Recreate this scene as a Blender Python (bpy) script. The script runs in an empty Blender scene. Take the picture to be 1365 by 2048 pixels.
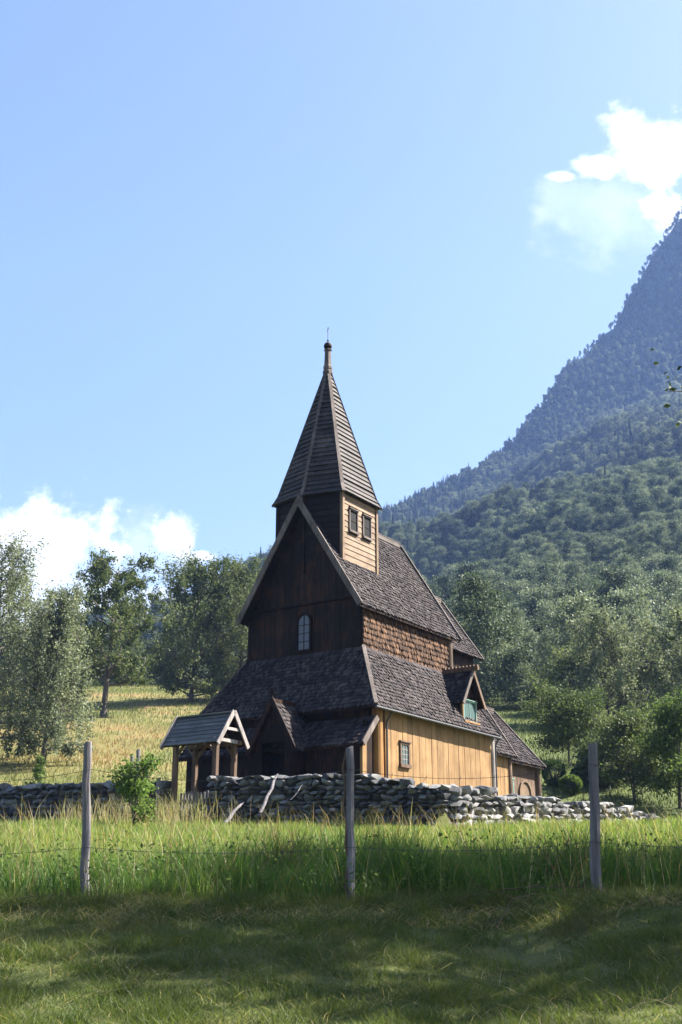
import bpy, bmesh, math, random
import numpy as np
from mathutils import Vector, Matrix
R = math.radians
rng = np.random.default_rng(7)
random.seed(7)
sc = bpy.context.scene
C = sc.collection

# ------------------------------------------------------------------ camera
F_PX, PITCH = 2319.39, 0.326796
EYE = 1.6
cam = bpy.data.cameras.new('camera')
cam.sensor_fit = 'VERTICAL'; cam.sensor_height = 36; cam.sensor_width = 24
cam.lens = F_PX / 2048 * 36
cam.clip_start = 0.1; cam.clip_end = 20000
cam_o = bpy.data.objects.new('camera', cam); C.objects.link(cam_o)
cam_o.location = (0, 0, EYE); cam_o.rotation_euler = (R(90) + PITCH, 0, 0)
sc.camera = cam_o

# ------------------------------------------------------------------ sky and sun
SUN_EL, SUN_AZ = R(46), R(90 - 13)          # azimuth from +Y (view direction) clockwise towards +X
S_DIR = Vector((math.cos(SUN_EL) * math.sin(SUN_AZ), math.cos(SUN_EL) * math.cos(SUN_AZ), math.sin(SUN_EL)))
sun = bpy.data.lights.new('sun', 'SUN'); sun.energy = 5.0; sun.angle = R(0.53); sun.color = (1, 0.93, 0.82)
sun_o = bpy.data.objects.new('sun', sun); C.objects.link(sun_o)
sun_o.rotation_euler = (-S_DIR).to_track_quat('-Z', 'Y').to_euler()
sc.view_settings.view_transform = 'Standard'; sc.view_settings.look = 'None'
sc.view_settings.gamma = 1; sc.view_settings.use_curve_mapping = False
sc.view_settings.exposure = 2.4
sc.cycles.use_denoising = True
sc.cycles.max_bounces = 6; sc.cycles.transparent_max_bounces = 8; sc.cycles.volume_bounces = 0

def pix(x, y):
    """direction of a photo pixel (1365x2048), scaled so that its forward component is 1"""
    a = (x - 682.5) / F_PX; b = (y - 1024) / F_PX
    cp, sp = math.cos(PITCH), math.sin(PITCH)
    fy = cp + sp * b; up = sp - cp * b
    return a / fy, up / fy                  # X/Y , (Z-EYE)/Y

class NT:
    """tiny node-tree helper"""
    def __init__(s, tree):
        s.t = tree; s.n = tree.nodes; s.l = tree.links
    def add(s, typ, **kw):
        n = s.n.new(typ)
        for k, v in kw.items():
            if k.startswith('_'): setattr(n, k[1:], v)
            else:
                sk = n.inputs[int(k[1:])] if k[0] == 'i' and k[1:].isdigit() else n.inputs[k.replace('__', ' ')]
                if hasattr(v, 'is_linked') or hasattr(v, 'links'): s.l.new(v, sk)
                else: sk.default_value = v
        return n
    def math(s, op, a, b=None, c=None, clamp=False):
        n = s.n.new('ShaderNodeMath'); n.operation = op; n.use_clamp = clamp
        for i, v in enumerate((a, b, c)):
            if v is None: continue
            if hasattr(v, 'links'): s.l.new(v, n.inputs[i])
            else: n.inputs[i].default_value = v
        return n.outputs[0]
    def mix(s, f, a, b, blend='MIX'):
        n = s.n.new('ShaderNodeMix'); n.data_type = 'RGBA'; n.blend_type = blend
        for sk, v in ((n.inputs[0], f), (n.inputs[6], a), (n.inputs[7], b)):
            if hasattr(v, 'links'): s.l.new(v, sk)
            else: sk.default_value = v if not isinstance(v, tuple) or len(v) == 4 else (*v, 1)
        return n.outputs[2]
    def ramp(s, f, stops):
        n = s.n.new('ShaderNodeValToRGB'); e = n.color_ramp.elements
        while len(e) < len(stops): e.new(0.5)
        for k, (p, c) in enumerate(stops):
            e[k].position = p; e[k].color = c if len(c) == 4 else (*c, 1)
        s.l.new(f, n.inputs[0]); return n.outputs[0]

world = bpy.data.worlds.new('World'); sc.world = world; world.use_nodes = True
w = NT(world.node_tree); w.n.clear()
sky = w.add('ShaderNodeTexSky', _sky_type='NISHITA', _sun_disc=False, _sun_elevation=SUN_EL, _sun_rotation=SUN_AZ,
            _air_density=1.0, _dust_density=1.6, _ozone_density=1.3, _altitude=100)
tc = w.add('ShaderNodeTexCoord')
sep = w.add('ShaderNodeSeparateXYZ', Vector=tc.outputs['Generated'])
ysafe = w.math('MAXIMUM', sep.outputs[1], 0.02)
cu = w.math('DIVIDE', sep.outputs[0], ysafe); cv = w.math('DIVIDE', sep.outputs[2], ysafe)
def fbm(scale, detail, rough=0.55):
    cmb = w.add('ShaderNodeCombineXYZ', X=cu, Y=cv, Z=0.37)
    return w.add('ShaderNodeTexNoise', Vector=cmb.outputs[0], Scale=scale, Detail=detail, Roughness=rough).outputs[0]
n1 = fbm(34, 10, 0.62); n2 = fbm(11, 5)
# cumulus banks: puffs (photo pixel x, y, half-width, half-height)
puffs = [(1345, 305, 130, 80), (1250, 248, 58, 58), (1190, 335, 62, 28), (1350, 425, 90, 45),
         (1500, 330, 170, 130), (1130, 352, 34, 12),
         (40, 1135, 215, 112), (-190, 1105, 250, 115), (190, 1185, 100, 62), (352, 1072, 56, 44), (400, 1112, 36, 14), (290, 1215, 60, 40), (60, 1250, 260, 90)]
faint = [(1225, 430, 110, 70), (1215, 482, 26, 28), (300, 1120, 70, 60), (1150, 400, 60, 40)]
edge = w.math('ADD', w.math('MULTIPLY', w.math('SUBTRACT', n1, 0.5), 2.2), w.math('MULTIPLY', w.math('SUBTRACT', n2, 0.5), 1.3))
front = w.math('GREATER_THAN', sep.outputs[1], 0.1)
def cloud(puffs, lo, hi, grow_=1.0):
    dens = None
    for (px, py, hw, hh) in puffs:
        u0, v0 = pix(px, py)
        su = hw / F_PX * 1.2 * grow_; sv = hh / F_PX * 1.35 * grow_
        du = w.math('MULTIPLY', w.math('SUBTRACT', cu, u0), 1 / su)
        dv = w.math('MULTIPLY', w.math('SUBTRACT', cv, v0), 1 / sv)
        q = w.math('SUBTRACT', 1.0, w.math('SQRT', w.math('ADD', w.math('MULTIPLY', du, du), w.math('MULTIPLY', dv, dv))))
        dens = q if dens is None else w.math('SMOOTH_MAX', dens, q, 0.25)
    mr = w.add('ShaderNodeMapRange', _interpolation_type='SMOOTHSTEP', Value=w.math('ADD', dens, edge)); mr.inputs[1].default_value = lo; mr.inputs[2].default_value = hi
    return w.math('MULTIPLY', mr.outputs[0], front)
cmask = w.math('MAXIMUM', cloud(puffs, -.1, .5), w.math('MULTIPLY', cloud(faint, -.3, .8, 1.3), .36))
thick = w.add('ShaderNodeMapRange', _interpolation_type='SMOOTHSTEP', Value=fbm(14, 5)); thick.inputs[1].default_value = 0.35; thick.inputs[2].default_value = 0.7
ccol = w.mix(thick.outputs[0], (4.2, 4.8, 5.6), (6.2, 6.3, 6.4))
skyc = w.mix(cmask, sky.outputs[0], ccol)
bg = w.add('ShaderNodeBackground', Color=skyc, Strength=0.05)
out = w.add('ShaderNodeOutputWorld'); w.l.new(bg.outputs[0], out.inputs[0])

# ------------------------------------------------------------------ helpers
def link(o, parent=None):
    C.objects.link(o)
    if parent is not None: o.parent = parent
    return o
def tag(o, label=None, cat=None, group=None, kind=None):
    for k, v in (('label', label), ('category', cat), ('group', group), ('kind', kind)):
        if v: o[k] = v
    return o
def empty(name, loc=(0, 0, 0), rz=0, label=None, cat=None, group=None):
    o = bpy.data.objects.new(name, None); o.location = loc; o.rotation_euler = (0, 0, rz); o.empty_display_size = 0.2
    link(o); return tag(o, label, cat, group)
class MB:
    def __init__(s): s.v = []; s.f = []
    def poly(s, pts):
        b = len(s.v); s.v += [tuple(p) for p in pts]; s.f.append(tuple(range(b, b + len(pts))))
    def hexa(s, p):
        """8 points: bottom ring 0-3, top ring 4-7"""
        b = len(s.v); s.v += [tuple(q) for q in p]
        for f in ((0, 3, 2, 1), (4, 5, 6, 7), (0, 1, 5, 4), (1, 2, 6, 5), (2, 3, 7, 6), (3, 0, 4, 7)):
            s.f.append(tuple(b + i for i in f))
    def box(s, x0, x1, y0, y1, z0, z1):
        s.hexa([(x0, y0, z0), (x1, y0, z0), (x1, y1, z0), (x0, y1, z0), (x0, y0, z1), (x1, y0, z1), (x1, y1, z1), (x0, y1, z1)])
    def beam(s, a, b, w_, h_, up=(0, 0, 1)):
        """rectangular bar from a to b; w_ across, h_ along up"""
        a, b = Vector(a), Vector(b); d = (b - a).normalized(); up = Vector(up)
        side = d.cross(up).normalized(); up2 = side.cross(d).normalized()
        ring = lambda c: [c - side * w_ / 2 - up2 * h_ / 2, c + side * w_ / 2 - up2 * h_ / 2, c + side * w_ / 2 + up2 * h_ / 2, c - side * w_ / 2 + up2 * h_ / 2]
        s.hexa(ring(a) + ring(b))
    def slab(s, pts, n, t):
        """polygon pts thickened by t along n"""
        n = Vector(n).normalized(); k = len(pts); b = len(s.v)
        s.v += [tuple(Vector(p) - n * t) for p in pts] + [tuple(p) for p in pts]
        s.f.append(tuple(range(b + k - 1, b - 1, -1))); s.f.append(tuple(range(b + k, b + 2 * k)))
        for i in range(k):
            j = (i + 1) % k; s.f.append((b + i, b + j, b + k + j, b + k + i))
    def tube(s, pts, rad, n=8, cap=True):
        pts = [Vector(p) for p in pts]; b0 = len(s.v)
        ref = Vector((0.3, 0.9, 0.1))
        for i, p in enumerate(pts):
            d = (pts[min(i + 1, len(pts) - 1)] - pts[max(i - 1, 0)]).normalized()
            a = d.cross(ref)
            if a.length < 1e-3: a = d.cross(Vector((1, 0, 0)))
            a.normalize(); c = d.cross(a); r = rad[i] if hasattr(rad, '__len__') else rad
            for k in range(n):
                t = 2 * math.pi * k / n; s.v.append(tuple(p + a * (r * math.cos(t)) + c * (r * math.sin(t))))
        for i in range(len(pts) - 1):
            for k in range(n):
                q = (k + 1) % n; s.f.append((b0 + i * n + k, b0 + i * n + q, b0 + (i + 1) * n + q, b0 + (i + 1) * n + k))
        if cap:
            s.f.append(tuple(b0 + k for k in range(n - 1, -1, -1))); e = b0 + (len(pts) - 1) * n
            s.f.append(tuple(e + k for k in range(n)))
    def lathe(s, c, prof, n=12):
        b0 = len(s.v)
        for (r, z) in prof:
            for k in range(n):
                t = 2 * math.pi * k / n; s.v.append((c[0] + r * math.cos(t), c[1] + r * math.sin(t), c[2] + z))
        for i in range(len(prof) - 1):
            for k in range(n):
                q = (k + 1) % n; s.f.append((b0 + i * n + k, b0 + i * n + q, b0 + (i + 1) * n + q, b0 + (i + 1) * n + k))
        s.f.append(tuple(b0 + k for k in range(n - 1, -1, -1))); e = b0 + (len(prof) - 1) * n
        s.f.append(tuple(e + k for k in range(n)))
    def mesh(s, name, mat, smooth=False):
        me = bpy.data.meshes.new(name); me.from_pydata(s.v, [], s.f); me.materials.append(mat)
        if smooth: me.shade_smooth()
        return me
    def build(s, name, mat, parent=None, smooth=False, bevel=0, fix=True):
        me = s.mesh(name, mat, False)
        if fix or bevel:
            bm = bmesh.new(); bm.from_mesh(me)
            bmesh.ops.recalc_face_normals(bm, faces=bm.faces)
            if bevel: bmesh.ops.bevel(bm, geom=bm.edges[:], offset=bevel, segments=1, affect='EDGES')
            bm.to_mesh(me); bm.free()
        if smooth: me.shade_smooth()
        return link(bpy.data.objects.new(name, me), parent)
def part(name, mat, parent, fn, **kw):
    m = MB(); fn(m); return m.build(name, mat, parent, **kw)
def tri_mesh(name, V, T, mat, attr=None, parent=None, smooth=False):
    """numpy vertices and triangles to one object; attr = per-vertex RGB"""
    me = bpy.data.meshes.new(name)
    V = np.ascontiguousarray(V, np.float32); T = np.ascontiguousarray(T, np.int32)
    me.vertices.add(len(V)); me.vertices.foreach_set('co', V.ravel())
    k = T.shape[1]
    me.loops.add(T.size); me.loops.foreach_set('vertex_index', T.ravel())
    me.polygons.add(len(T)); me.polygons.foreach_set('loop_start', np.arange(0, T.size, k, dtype=np.int32))
    if smooth: me.polygons.foreach_set('use_smooth', np.ones(len(T), bool))
    me.update(calc_edges=True)
    if attr is not None:
        a = me.color_attributes.new('tint', 'FLOAT_COLOR', 'POINT')
        a.data.foreach_set('color', np.hstack([attr, np.ones((len(V), 1))]).astype(np.float32).ravel())
    me.materials.append(mat)
    return link(bpy.data.objects.new(name, me), parent)

# ------------------------------------------------------------------ materials
def newmat(name):
    m = bpy.data.materials.new(name); m.use_nodes = True; t = NT(m.node_tree); t.n.clear()
    return m, t
def finish(t, shader, disp=None):
    o = t.add('ShaderNodeOutputMaterial'); t.l.new(shader, o.inputs[0])
def wood(name, c0, c1, c2, rough=0.75, axis='Z', stretch=9, var=0.25, bump=0.3, spec=0.3, grain=14):
    """weathered timber: long streaks along an axis, knots of wear, a shade of its own for each piece"""
    m, t = newmat(name)
    co = t.add('ShaderNodeTexCoord').outputs['Object']; info = t.add('ShaderNodeObjectInfo')
    sc_ = {'X': (1 / stretch, 1, 1), 'Y': (1, 1 / stretch, 1), 'Z': (1, 1, 1 / stretch)}[axis]
    mp = t.add('ShaderNodeMapping', Vector=co, Scale=sc_)
    off = t.add('ShaderNodeCombineXYZ', X=t.math('MULTIPLY', info.outputs['Random'], 37.0), Y=t.math('MULTIPLY', info.outputs['Random'], 11.0))
    vv = t.add('ShaderNodeVectorMath', _operation='ADD', i0=mp.outputs[0], i1=off.outputs[0]).outputs[0]
    a = t.add('ShaderNodeTexNoise', Vector=vv, Scale=grain, Detail=6, Roughness=0.65).outputs[0]
    b = t.add('ShaderNodeTexNoise', Vector=co, Scale=1.3, Detail=4, Roughness=0.6).outputs[0]
    f = t.math('ADD', t.math('MULTIPLY', a, 0.6), t.math('MULTIPLY', b, 0.4))
    col = t.ramp(f, [(0.33, c0), (0.5, c1), (0.68, c2)])
    k = t.math('ADD', 1 - var, t.math('MULTIPLY', info.outputs['Random'], 2 * var))
    col = t.mix(1.0, col, t.add('ShaderNodeCombineXYZ', X=k, Y=k, Z=k).outputs[0], 'MULTIPLY')
    p = t.add('ShaderNodeBsdfPrincipled', Base__Color=col, Roughness=rough)
    p.inputs['Specular IOR Level'].default_value = spec
    bp = t.add('ShaderNodeBump', Strength=bump, Distance=0.02, Height=a); t.l.new(bp.outputs[0], p.inputs['Normal'])
    finish(t, p.outputs[0]); return m
def tint_wood(name, rough=0.8, spec=0.12, c0=(0.009, .0075, .009), c1=(0.03, .025, .027), c2=(0.11, .092, .092)):
    """shingles: each face patch takes its shade from a cell pattern, with streaks down the slope"""
    m, t = newmat(name)
    co = t.add('ShaderNodeTexCoord').outputs['Object']
    at = t.add('ShaderNodeAttribute', _attribute_name='tint').outputs['Fac']
    a = t.add('ShaderNodeTexNoise', Vector=co, Scale=18, Detail=5, Roughness=0.7).outputs[0]
    b = t.add('ShaderNodeTexNoise', Vector=co, Scale=0.9, Detail=4, Roughness=0.6).outputs[0]
    f = t.math('ADD', t.math('MULTIPLY', at, 0.28), t.math('ADD', t.math('MULTIPLY', a, 0.45), t.math('MULTIPLY', b, 0.38)))
    col = t.ramp(f, [(0.3, c0), (0.55, c1), (0.85, c2)])
    p = t.add('ShaderNodeBsdfPrincipled', Base__Color=col, Roughness=rough); p.inputs['Specular IOR Level'].default_value = spec
    bp = t.add('ShaderNodeBump', Strength=0.4, Distance=0.015, Height=a); t.l.new(bp.outputs[0], p.inputs['Normal'])
    finish(t, p.outputs[0]); return m
def plain(name, col, rough=0.6, metal=0, spec=0.5, noise=0.15, scale=20):
    m, t = newmat(name)
    co = t.add('ShaderNodeTexCoord').outputs['Object']
    n = t.add('ShaderNodeTexNoise', Vector=co, Scale=scale, Detail=4).outputs[0]
    c = t.mix(n, tuple(x * (1 - noise * 2) for x in col), tuple(min(1, x * (1 + noise * 2)) for x in col))
    p = t.add('ShaderNodeBsdfPrincipled', Base__Color=c, Roughness=rough, Metallic=metal); p.inputs['Specular IOR Level'].default_value = spec
    finish(t, p.outputs[0]); return m
def leafmat(name, cols, trans=0.35, patch=0.12, rough=0.6, inst=False):
    m, t = newmat(name)
    info = t.add('ShaderNodeObjectInfo'); geo = t.add('ShaderNodeNewGeometry')
    at = t.add('ShaderNodeAttribute', _attribute_name='tint').outputs['Fac']
    if inst:
        nz = t.add('ShaderNodeTexNoise', Vector=info.outputs['Location'], Scale=patch * 0.1, Detail=3).outputs[0]
        f = t.math('ADD', t.math('MULTIPLY', info.outputs['Random'], 0.5), t.math('MULTIPLY', nz, 0.5))
        f = t.math('ADD', t.math('MULTIPLY', f, 0.75), t.math('MULTIPLY', at, 0.25))
    else:
        nz = t.add('ShaderNodeTexNoise', Vector=geo.outputs['Position'], Scale=patch * 4, Detail=3).outputs[0]
        f = t.math('ADD', t.math('MULTIPLY', at, 0.6), t.math('MULTIPLY', nz, 0.4))
    col = t.ramp(f, [(0.25, cols[0]), (0.5, cols[1]), (0.75, cols[2])])
    p = t.add('ShaderNodeBsdfPrincipled', Base__Color=col, Roughness=rough); p.inputs['Specular IOR Level'].default_value = 0.1
    tr = t.add('ShaderNodeBsdfTranslucent', Color=t.mix(1.0, col, (1.15, 1.25, 0.85), 'MULTIPLY'))
    mx = t.add('ShaderNodeMixShader', Fac=trans); t.l.new(p.outputs[0], mx.inputs[1]); t.l.new(tr.outputs[0], mx.inputs[2])
    finish(t, mx.outputs[0]); return m
def grassmat(name, trans=0.45):
    m, t = newmat(name)
    at = t.add('ShaderNodeAttribute', _attribute_name='tint').outputs['Color']
    p = t.add('ShaderNodeBsdfPrincipled', Base__Color=at, Roughness=0.55); p.inputs['Specular IOR Level'].default_value = 0.3
    tr = t.add('ShaderNodeBsdfTranslucent', Color=t.mix(1.0, at, (1.2, 1.3, 0.75), 'MULTIPLY'))
    mx = t.add('ShaderNodeMixShader', Fac=trans); t.l.new(p.outputs[0], mx.inputs[1]); t.l.new(tr.outputs[0], mx.inputs[2])
    finish(t, mx.outputs[0]); return m
def stonemat(name, c0, c1, c2, moss=0.3):
    m, t = newmat(name)
    co = t.add('ShaderNodeTexCoord').outputs['Object']; info = t.add('ShaderNodeObjectInfo'); geo = t.add('ShaderNodeNewGeometry')
    a = t.add('ShaderNodeTexNoise', Vector=geo.outputs['Position'], Scale=7, Detail=8, Roughness=0.7).outputs[0]
    f = t.math('ADD', t.math('MULTIPLY', a, 0.6), t.math('MULTIPLY', info.outputs['Random'], 0.4))
    col = t.ramp(f, [(0.3, c0), (0.5, c1), (0.72, c2)])
    l = t.add('ShaderNodeTexNoise', Vector=geo.outputs['Position'], Scale=3.1, Detail=6, Roughness=0.75).outputs[0]
    lm = t.add('ShaderNodeMapRange', Value=l); lm.inputs[1].default_value = 0.56; lm.inputs[2].default_value = 0.66
    col = t.mix(t.math('MULTIPLY', lm.outputs[0], moss), col, (0.16, 0.17, 0.09))
    p = t.add('ShaderNodeBsdfPrincipled', Base__Color=col, Roughness=0.85); p.inputs['Specular IOR Level'].default_value = 0.3
    bp = t.add('ShaderNodeBump', Strength=0.7, Distance=0.04, Height=a); t.l.new(bp.outputs[0], p.inputs['Normal'])
    finish(t, p.outputs[0]); return m

M = {}
M['tar'] = wood('tarred_timber', (.006, .004, .0035), (.015, .0085, .006), (.06, .024, .01), rough=.7, var=.3, spec=.12)
M['tar_h'] = wood('tarred_timber_lying', (.007, .005, .005), (.016, .011, .01), (.035, .022, .018), axis='Y', rough=.7, spec=.12)
M['pine'] = wood('oiled_pine_boards', (.085, .045, .018), (.22, .128, .052), (.31, .2, .096), var=.16, bump=.2, grain=13, stretch=18)
M['column'] = wood('golden_round_post', (.12, .05, .016), (.23, .115, .032), (.3, .165, .056), var=.05, stretch=16)
M['pine_h'] = wood('weathered_pine_lying', (.07, .045, .028), (.17, .115, .075), (.26, .19, .135), axis='X', var=.14)
M['tan'] = wood('weathered_tan_board', (.07, .045, .028), (.16, .105, .066), (.25, .18, .12), var=.1)
M['grey'] = wood('silver_grey_timber', (.12, .105, .1), (.23, .205, .2), (.34, .315, .3), var=.1)
M['trim'] = wood('greyed_trim_board', (.045, .034, .03), (.1, .08, .073), (.19, .16, .148), var=.12)
M['brown'] = wood('red_brown_post', (.045, .026, .016), (.1, .062, .04), (.2, .14, .1), var=.15)
M['post'] = wood('weathered_fence_post', (.06, .055, .06), (.14, .128, .135), (.26, .24, .245), var=.1, bump=.8, grain=22, stretch=14)
M['shingle'] = tint_wood('tarred_roof_shingles')
M['wallshingle'] = tint_wood('tarred_wall_shingles', c0=(.012, .007, .005), c1=(.055, .03, .018), c2=(.19, .105, .06))
M['slate'] = wood('grey_green_roof_boards', (.045, .048, .052), (.085, .09, .096), (.14, .145, .15), axis='Y', var=.15)
M['glass'] = plain('old_window_glass', (.06, .1, .1), rough=.08, noise=.05, spec=.8)
M['glass_w'] = plain('sky_tinted_arched_glass', (.06, .068, .1), rough=.3, noise=.2, spec=.5)  # blue-grey sky reflection put into the base colour
M['glass_d'] = plain('dark_unglazed_louvre', (.012, .012, .013), rough=.6, spec=.1)
M['tealpaint'] = plain('green_painted_sash', (.16, .28, .25), rough=.5)
M['iron'] = plain('dark_iron', (.05, .05, .055), rough=.55, metal=.6)
M['zinc'] = plain('dull_zinc_pipe', (.06, .062, .068), rough=.5, metal=.4)
M['stone_w'] = stonemat('shade_toned_lichened_stone', (.032, .033, .038), (.085, .086, .095), (.19, .19, .19), .35)  # shade of the west-facing runs put into a darker, bluer stone colour
M['stone_s'] = stonemat('sun_toned_boulder_stone', (.07, .07, .073), (.15, .148, .152), (.27, .265, .262), .15)  # sunlight on the south run put into a paler stone colour
M['core'] = plain('dark_wall_core', (.03, .03, .03), rough=.95)
M['bark'] = wood('tree_bark', (.03, .025, .02), (.07, .06, .05), (.13, .115, .1), var=.15, stretch=3, bump=.8)
M['grass'] = grassmat('grass_blades')

# ------------------------------------------------------------------ terrain
PY = [-60, -10, 0, 4, 6, 8, 10.3, 14, 20, 29, 31, 36, 41, 46, 55, 70, 90, 110, 130]
PZ = [-.6, -.2, 0, .58, 1.0, 1.36, 1.63, 1.98, 2.55, 3.35, 3.5, 3.82, 4.15, 4.6, 6.1, 9.8, 15.4, 20.5, 25]
# far slope seen from the meadow: photo x, ridge y, y where the slope steepens, depth there, depth of the ridge
ctl = [(-900, 1460, 1520, 420, 600), (-100, 1340, 1390, 520, 700), (310, 1235, 1290, 600, 760), (430, 1180, 1230, 640, 790),
       (530, 1125, 1165, 680, 820), (757, 1022, 1062, 800, 855), (870, 993, 1035, 840, 895), (960, 932, 985, 860, 915),
       (1000, 902, 968, 870, 925), (1085, 815, 925, 880, 950), (1130, 750, 895, 890, 965), (1225, 640, 850, 900, 985),
       (1300, 512, 825, 910, 1010), (1365, 425, 800, 915, 1030), (1500, 290, 740, 920, 1050), (1900, 250, 690, 930, 1060), (2600, 250, 690, 930, 1060)]
cu_r, ce_r, cu_t, ce_t, cy_t, cy_r = [], [], [], [], [], []
for (px, yr, yt, Yt, Yr) in ctl:
    a, e = pix(px, yr); cu_r.append(a); ce_r.append(e); cy_r.append(Yr)
    a, e = pix(px, yt); cu_t.append(a); ce_t.append(e); cy_t.append(Yt)
def vnoise(x, y, s, seed=0):
    """smooth value noise, numpy"""
    x = np.asarray(x, float) / s; y = np.asarray(y, float) / s
    xi = np.floor(x).astype(np.int64); yi = np.floor(y).astype(np.int64); fx = x - xi; fy = y - yi
    fx = fx * fx * (3 - 2 * fx); fy = fy * fy * (3 - 2 * fy)
    def h(a, b):
        n = (a * 374761393 + b * 668265263 + seed * 69069) & 0x7fffffff
        n = ((n ^ (n >> 13)) * 1274126177) & 0x7fffffff
        return ((n ^ (n >> 16)) & 0xffff) / 65535.0
    return (h(xi, yi) * (1 - fx) + h(xi + 1, yi) * fx) * (1 - fy) + (h(xi, yi + 1) * (1 - fx) + h(xi + 1, yi + 1) * fx) * fy
# church frame
CH_YAW = 0.590029
CH = Vector((31.367 * math.sin(CH_YAW) - 19.668 * math.cos(CH_YAW), 31.367 * math.cos(CH_YAW) + 19.668 * math.sin(CH_YAW), EYE + 2.681))
AX = (math.sin(CH_YAW), math.cos(CH_YAW)); AY = (-math.cos(CH_YAW), math.sin(CH_YAW))
def c2w(x, y): return CH.x + x * AX[0] + y * AY[0], CH.y + x * AX[1] + y * AY[1]
def w2c(X, Y):
    dx, dy = X - CH.x, Y - CH.y
    return dx * AX[0] + dy * AX[1], dx * AY[0] + dy * AY[1]
WX, WY = -4.0, -4.7                               # corner of the stone walls in the church frame
def smooth(a, b, x):
    t = np.clip((x - a) / (b - a), 0, 1); return t * t * (3 - 2 * t)
def H(X, Y):
    X = np.asarray(X, float); Y = np.asarray(Y, float)
    z = np.interp(Y, PY, PZ)
    z = z + 0.10 * (vnoise(X, Y, 3.1, 1) - .5) * smooth(3, 8, Y) + .35 * (vnoise(X, Y, 11, 2) - .5) * smooth(12, 60, Y)
    z = z - .16 * np.exp(-((X - 1.1) / .55) ** 2 - ((Y - 8.2) / 1.1) ** 2) + .10 * np.exp(-((X - 2.7) / 1.0) ** 2 - ((Y - 9.3) / .9) ** 2) + .07 * np.exp(-((X + 2.2) / 1.2) ** 2 - ((Y - 9.6) / .6) ** 2)
    cx, cy = w2c(X, Y)
    yard = smooth(WX - .15, WX + .15, cx) * smooth(WY - .15, WY + .15, cy) * smooth(24, 14, cx) * smooth(17, 11, cy)
    z = z * (1 - yard) + (4.55 + .0 * X) * yard
    # mountain
    Ys = np.maximum(Y, 1.0); u = X / np.maximum(Y, 60)
    et = np.interp(u, cu_t, ce_t); Yt = np.interp(u, cu_t, cy_t)
    er = np.interp(u, cu_r, ce_r); Yr = np.interp(u, cu_r, cy_r)
    zt = EYE + et * Yt; zr = EYE + er * Yr
    s1 = np.clip((Y - 130) / (Yt - 130), 0, 1); s2 = np.clip((Y - Yt) / (Yr - Yt), 0, 1)
    zm = 25 + (zt - 25) * (s1 ** 1.12) + (zr - zt) * s2
    far = np.maximum(Y - Yr, 0); zm = zm - far * .35
    zm = zm + (vnoise(X, Y, 90, 5) - .5) * 26 * smooth(0, .35, s1) * (1 - .8 * s2) + (vnoise(X, Y, 35, 6) - .5) * 8 * smooth(0, .3, s1)
    return np.where(Y > 130, zm, z)
def hz(x, y): return float(H(x, y))
def ground_hit(px, py, y0=4.0, y1=900.0):
    """where the ray of a photo pixel meets the ground"""
    a, e = pix(px, py); Y = y0
    while Y < y1:
        if EYE + e * Y <= hz(a * Y, Y): break
        Y += 0.02 * max(1, Y * .1)
    return a * Y, Y, hz(a * Y, Y)
xs = np.unique(np.concatenate([np.arange(-9, 9.01, .3), np.arange(-30, 30.1, 1), np.arange(-120, 140, 5), np.arange(-700, 1200, 16.0)]))
ys = np.unique(np.concatenate([np.arange(-50, 3, 3), np.arange(3, 15, .25), np.arange(15, 60, .6), np.arange(60, 140, 3), np.arange(140, 1400, 14.0)]))
GX, GY = np.meshgrid(xs, ys); GZ = H(GX, GY)
V = np.stack([GX, GY, GZ], -1).reshape(-1, 3); nx, ny = len(xs), len(ys)
ii = (np.arange(ny - 1)[:, None] * nx + np.arange(nx - 1)[None]).ravel()
Q = np.stack([ii, ii + 1, ii + nx + 1, ii + nx], -1)
def groundmat():
    m, t = newmat('meadow_ground'); geo = t.add('ShaderNodeNewGeometry'); P = geo.outputs['Position']
    s = t.add('ShaderNodeSeparateXYZ', Vector=P)
    a = t.add('ShaderNodeTexNoise', Vector=P, Scale=.16, Detail=6, Roughness=.6).outputs[0]
    b = t.add('ShaderNodeTexNoise', Vector=P, Scale=3.0, Detail=6, Roughness=.7).outputs[0]
    near = t.ramp(t.math('ADD', t.math('MULTIPLY', a, .4), t.math('MULTIPLY', b, .6)), [(.3, (.03, .035, .012)), (.5, (.06, .075, .02)), (.7, (.12, .12, .045))])
    dry = t.ramp(t.math('ADD', t.math('MULTIPLY', a, .7), t.math('MULTIPLY', b, .3)), [(.42, (.09, .1, .03)), (.54, (.16, .14, .055)), (.66, (.24, .15, .075))])
    f = t.add('ShaderNodeMapRange', Value=s.outputs[1]); f.inputs[1].default_value = 44; f.inputs[2].default_value = 54
    lf = t.add('ShaderNodeMapRange', Value=s.outputs[0]); lf.inputs[1].default_value = 3; lf.inputs[2].default_value = -6
    col = t.mix(t.math('MULTIPLY', f.outputs[0], lf.outputs[0]), near, dry)
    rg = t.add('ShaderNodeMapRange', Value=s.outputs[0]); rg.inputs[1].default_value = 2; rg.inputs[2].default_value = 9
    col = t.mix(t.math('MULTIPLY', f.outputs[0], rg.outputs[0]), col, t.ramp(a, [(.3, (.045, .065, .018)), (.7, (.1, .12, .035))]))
    w_ = t.add('ShaderNodeMapRange', Value=s.outputs[1]); w_.inputs[1].default_value = 128; w_.inputs[2].default_value = 145
    col = t.mix(w_.outputs[0], col, (.03, .045, .02))
    p = t.add('ShaderNodeBsdfPrincipled', Base__Color=col, Roughness=.9); p.inputs['Specular IOR Level'].default_value = .15
    bp = t.add('ShaderNodeBump', Strength=.6, Distance=.08, Height=b); t.l.new(bp.outputs[0], p.inputs['Normal'])
    finish(t, p.outputs[0]); return m
g = tri_mesh('ground', V, Q, groundmat(), smooth=True)
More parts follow.
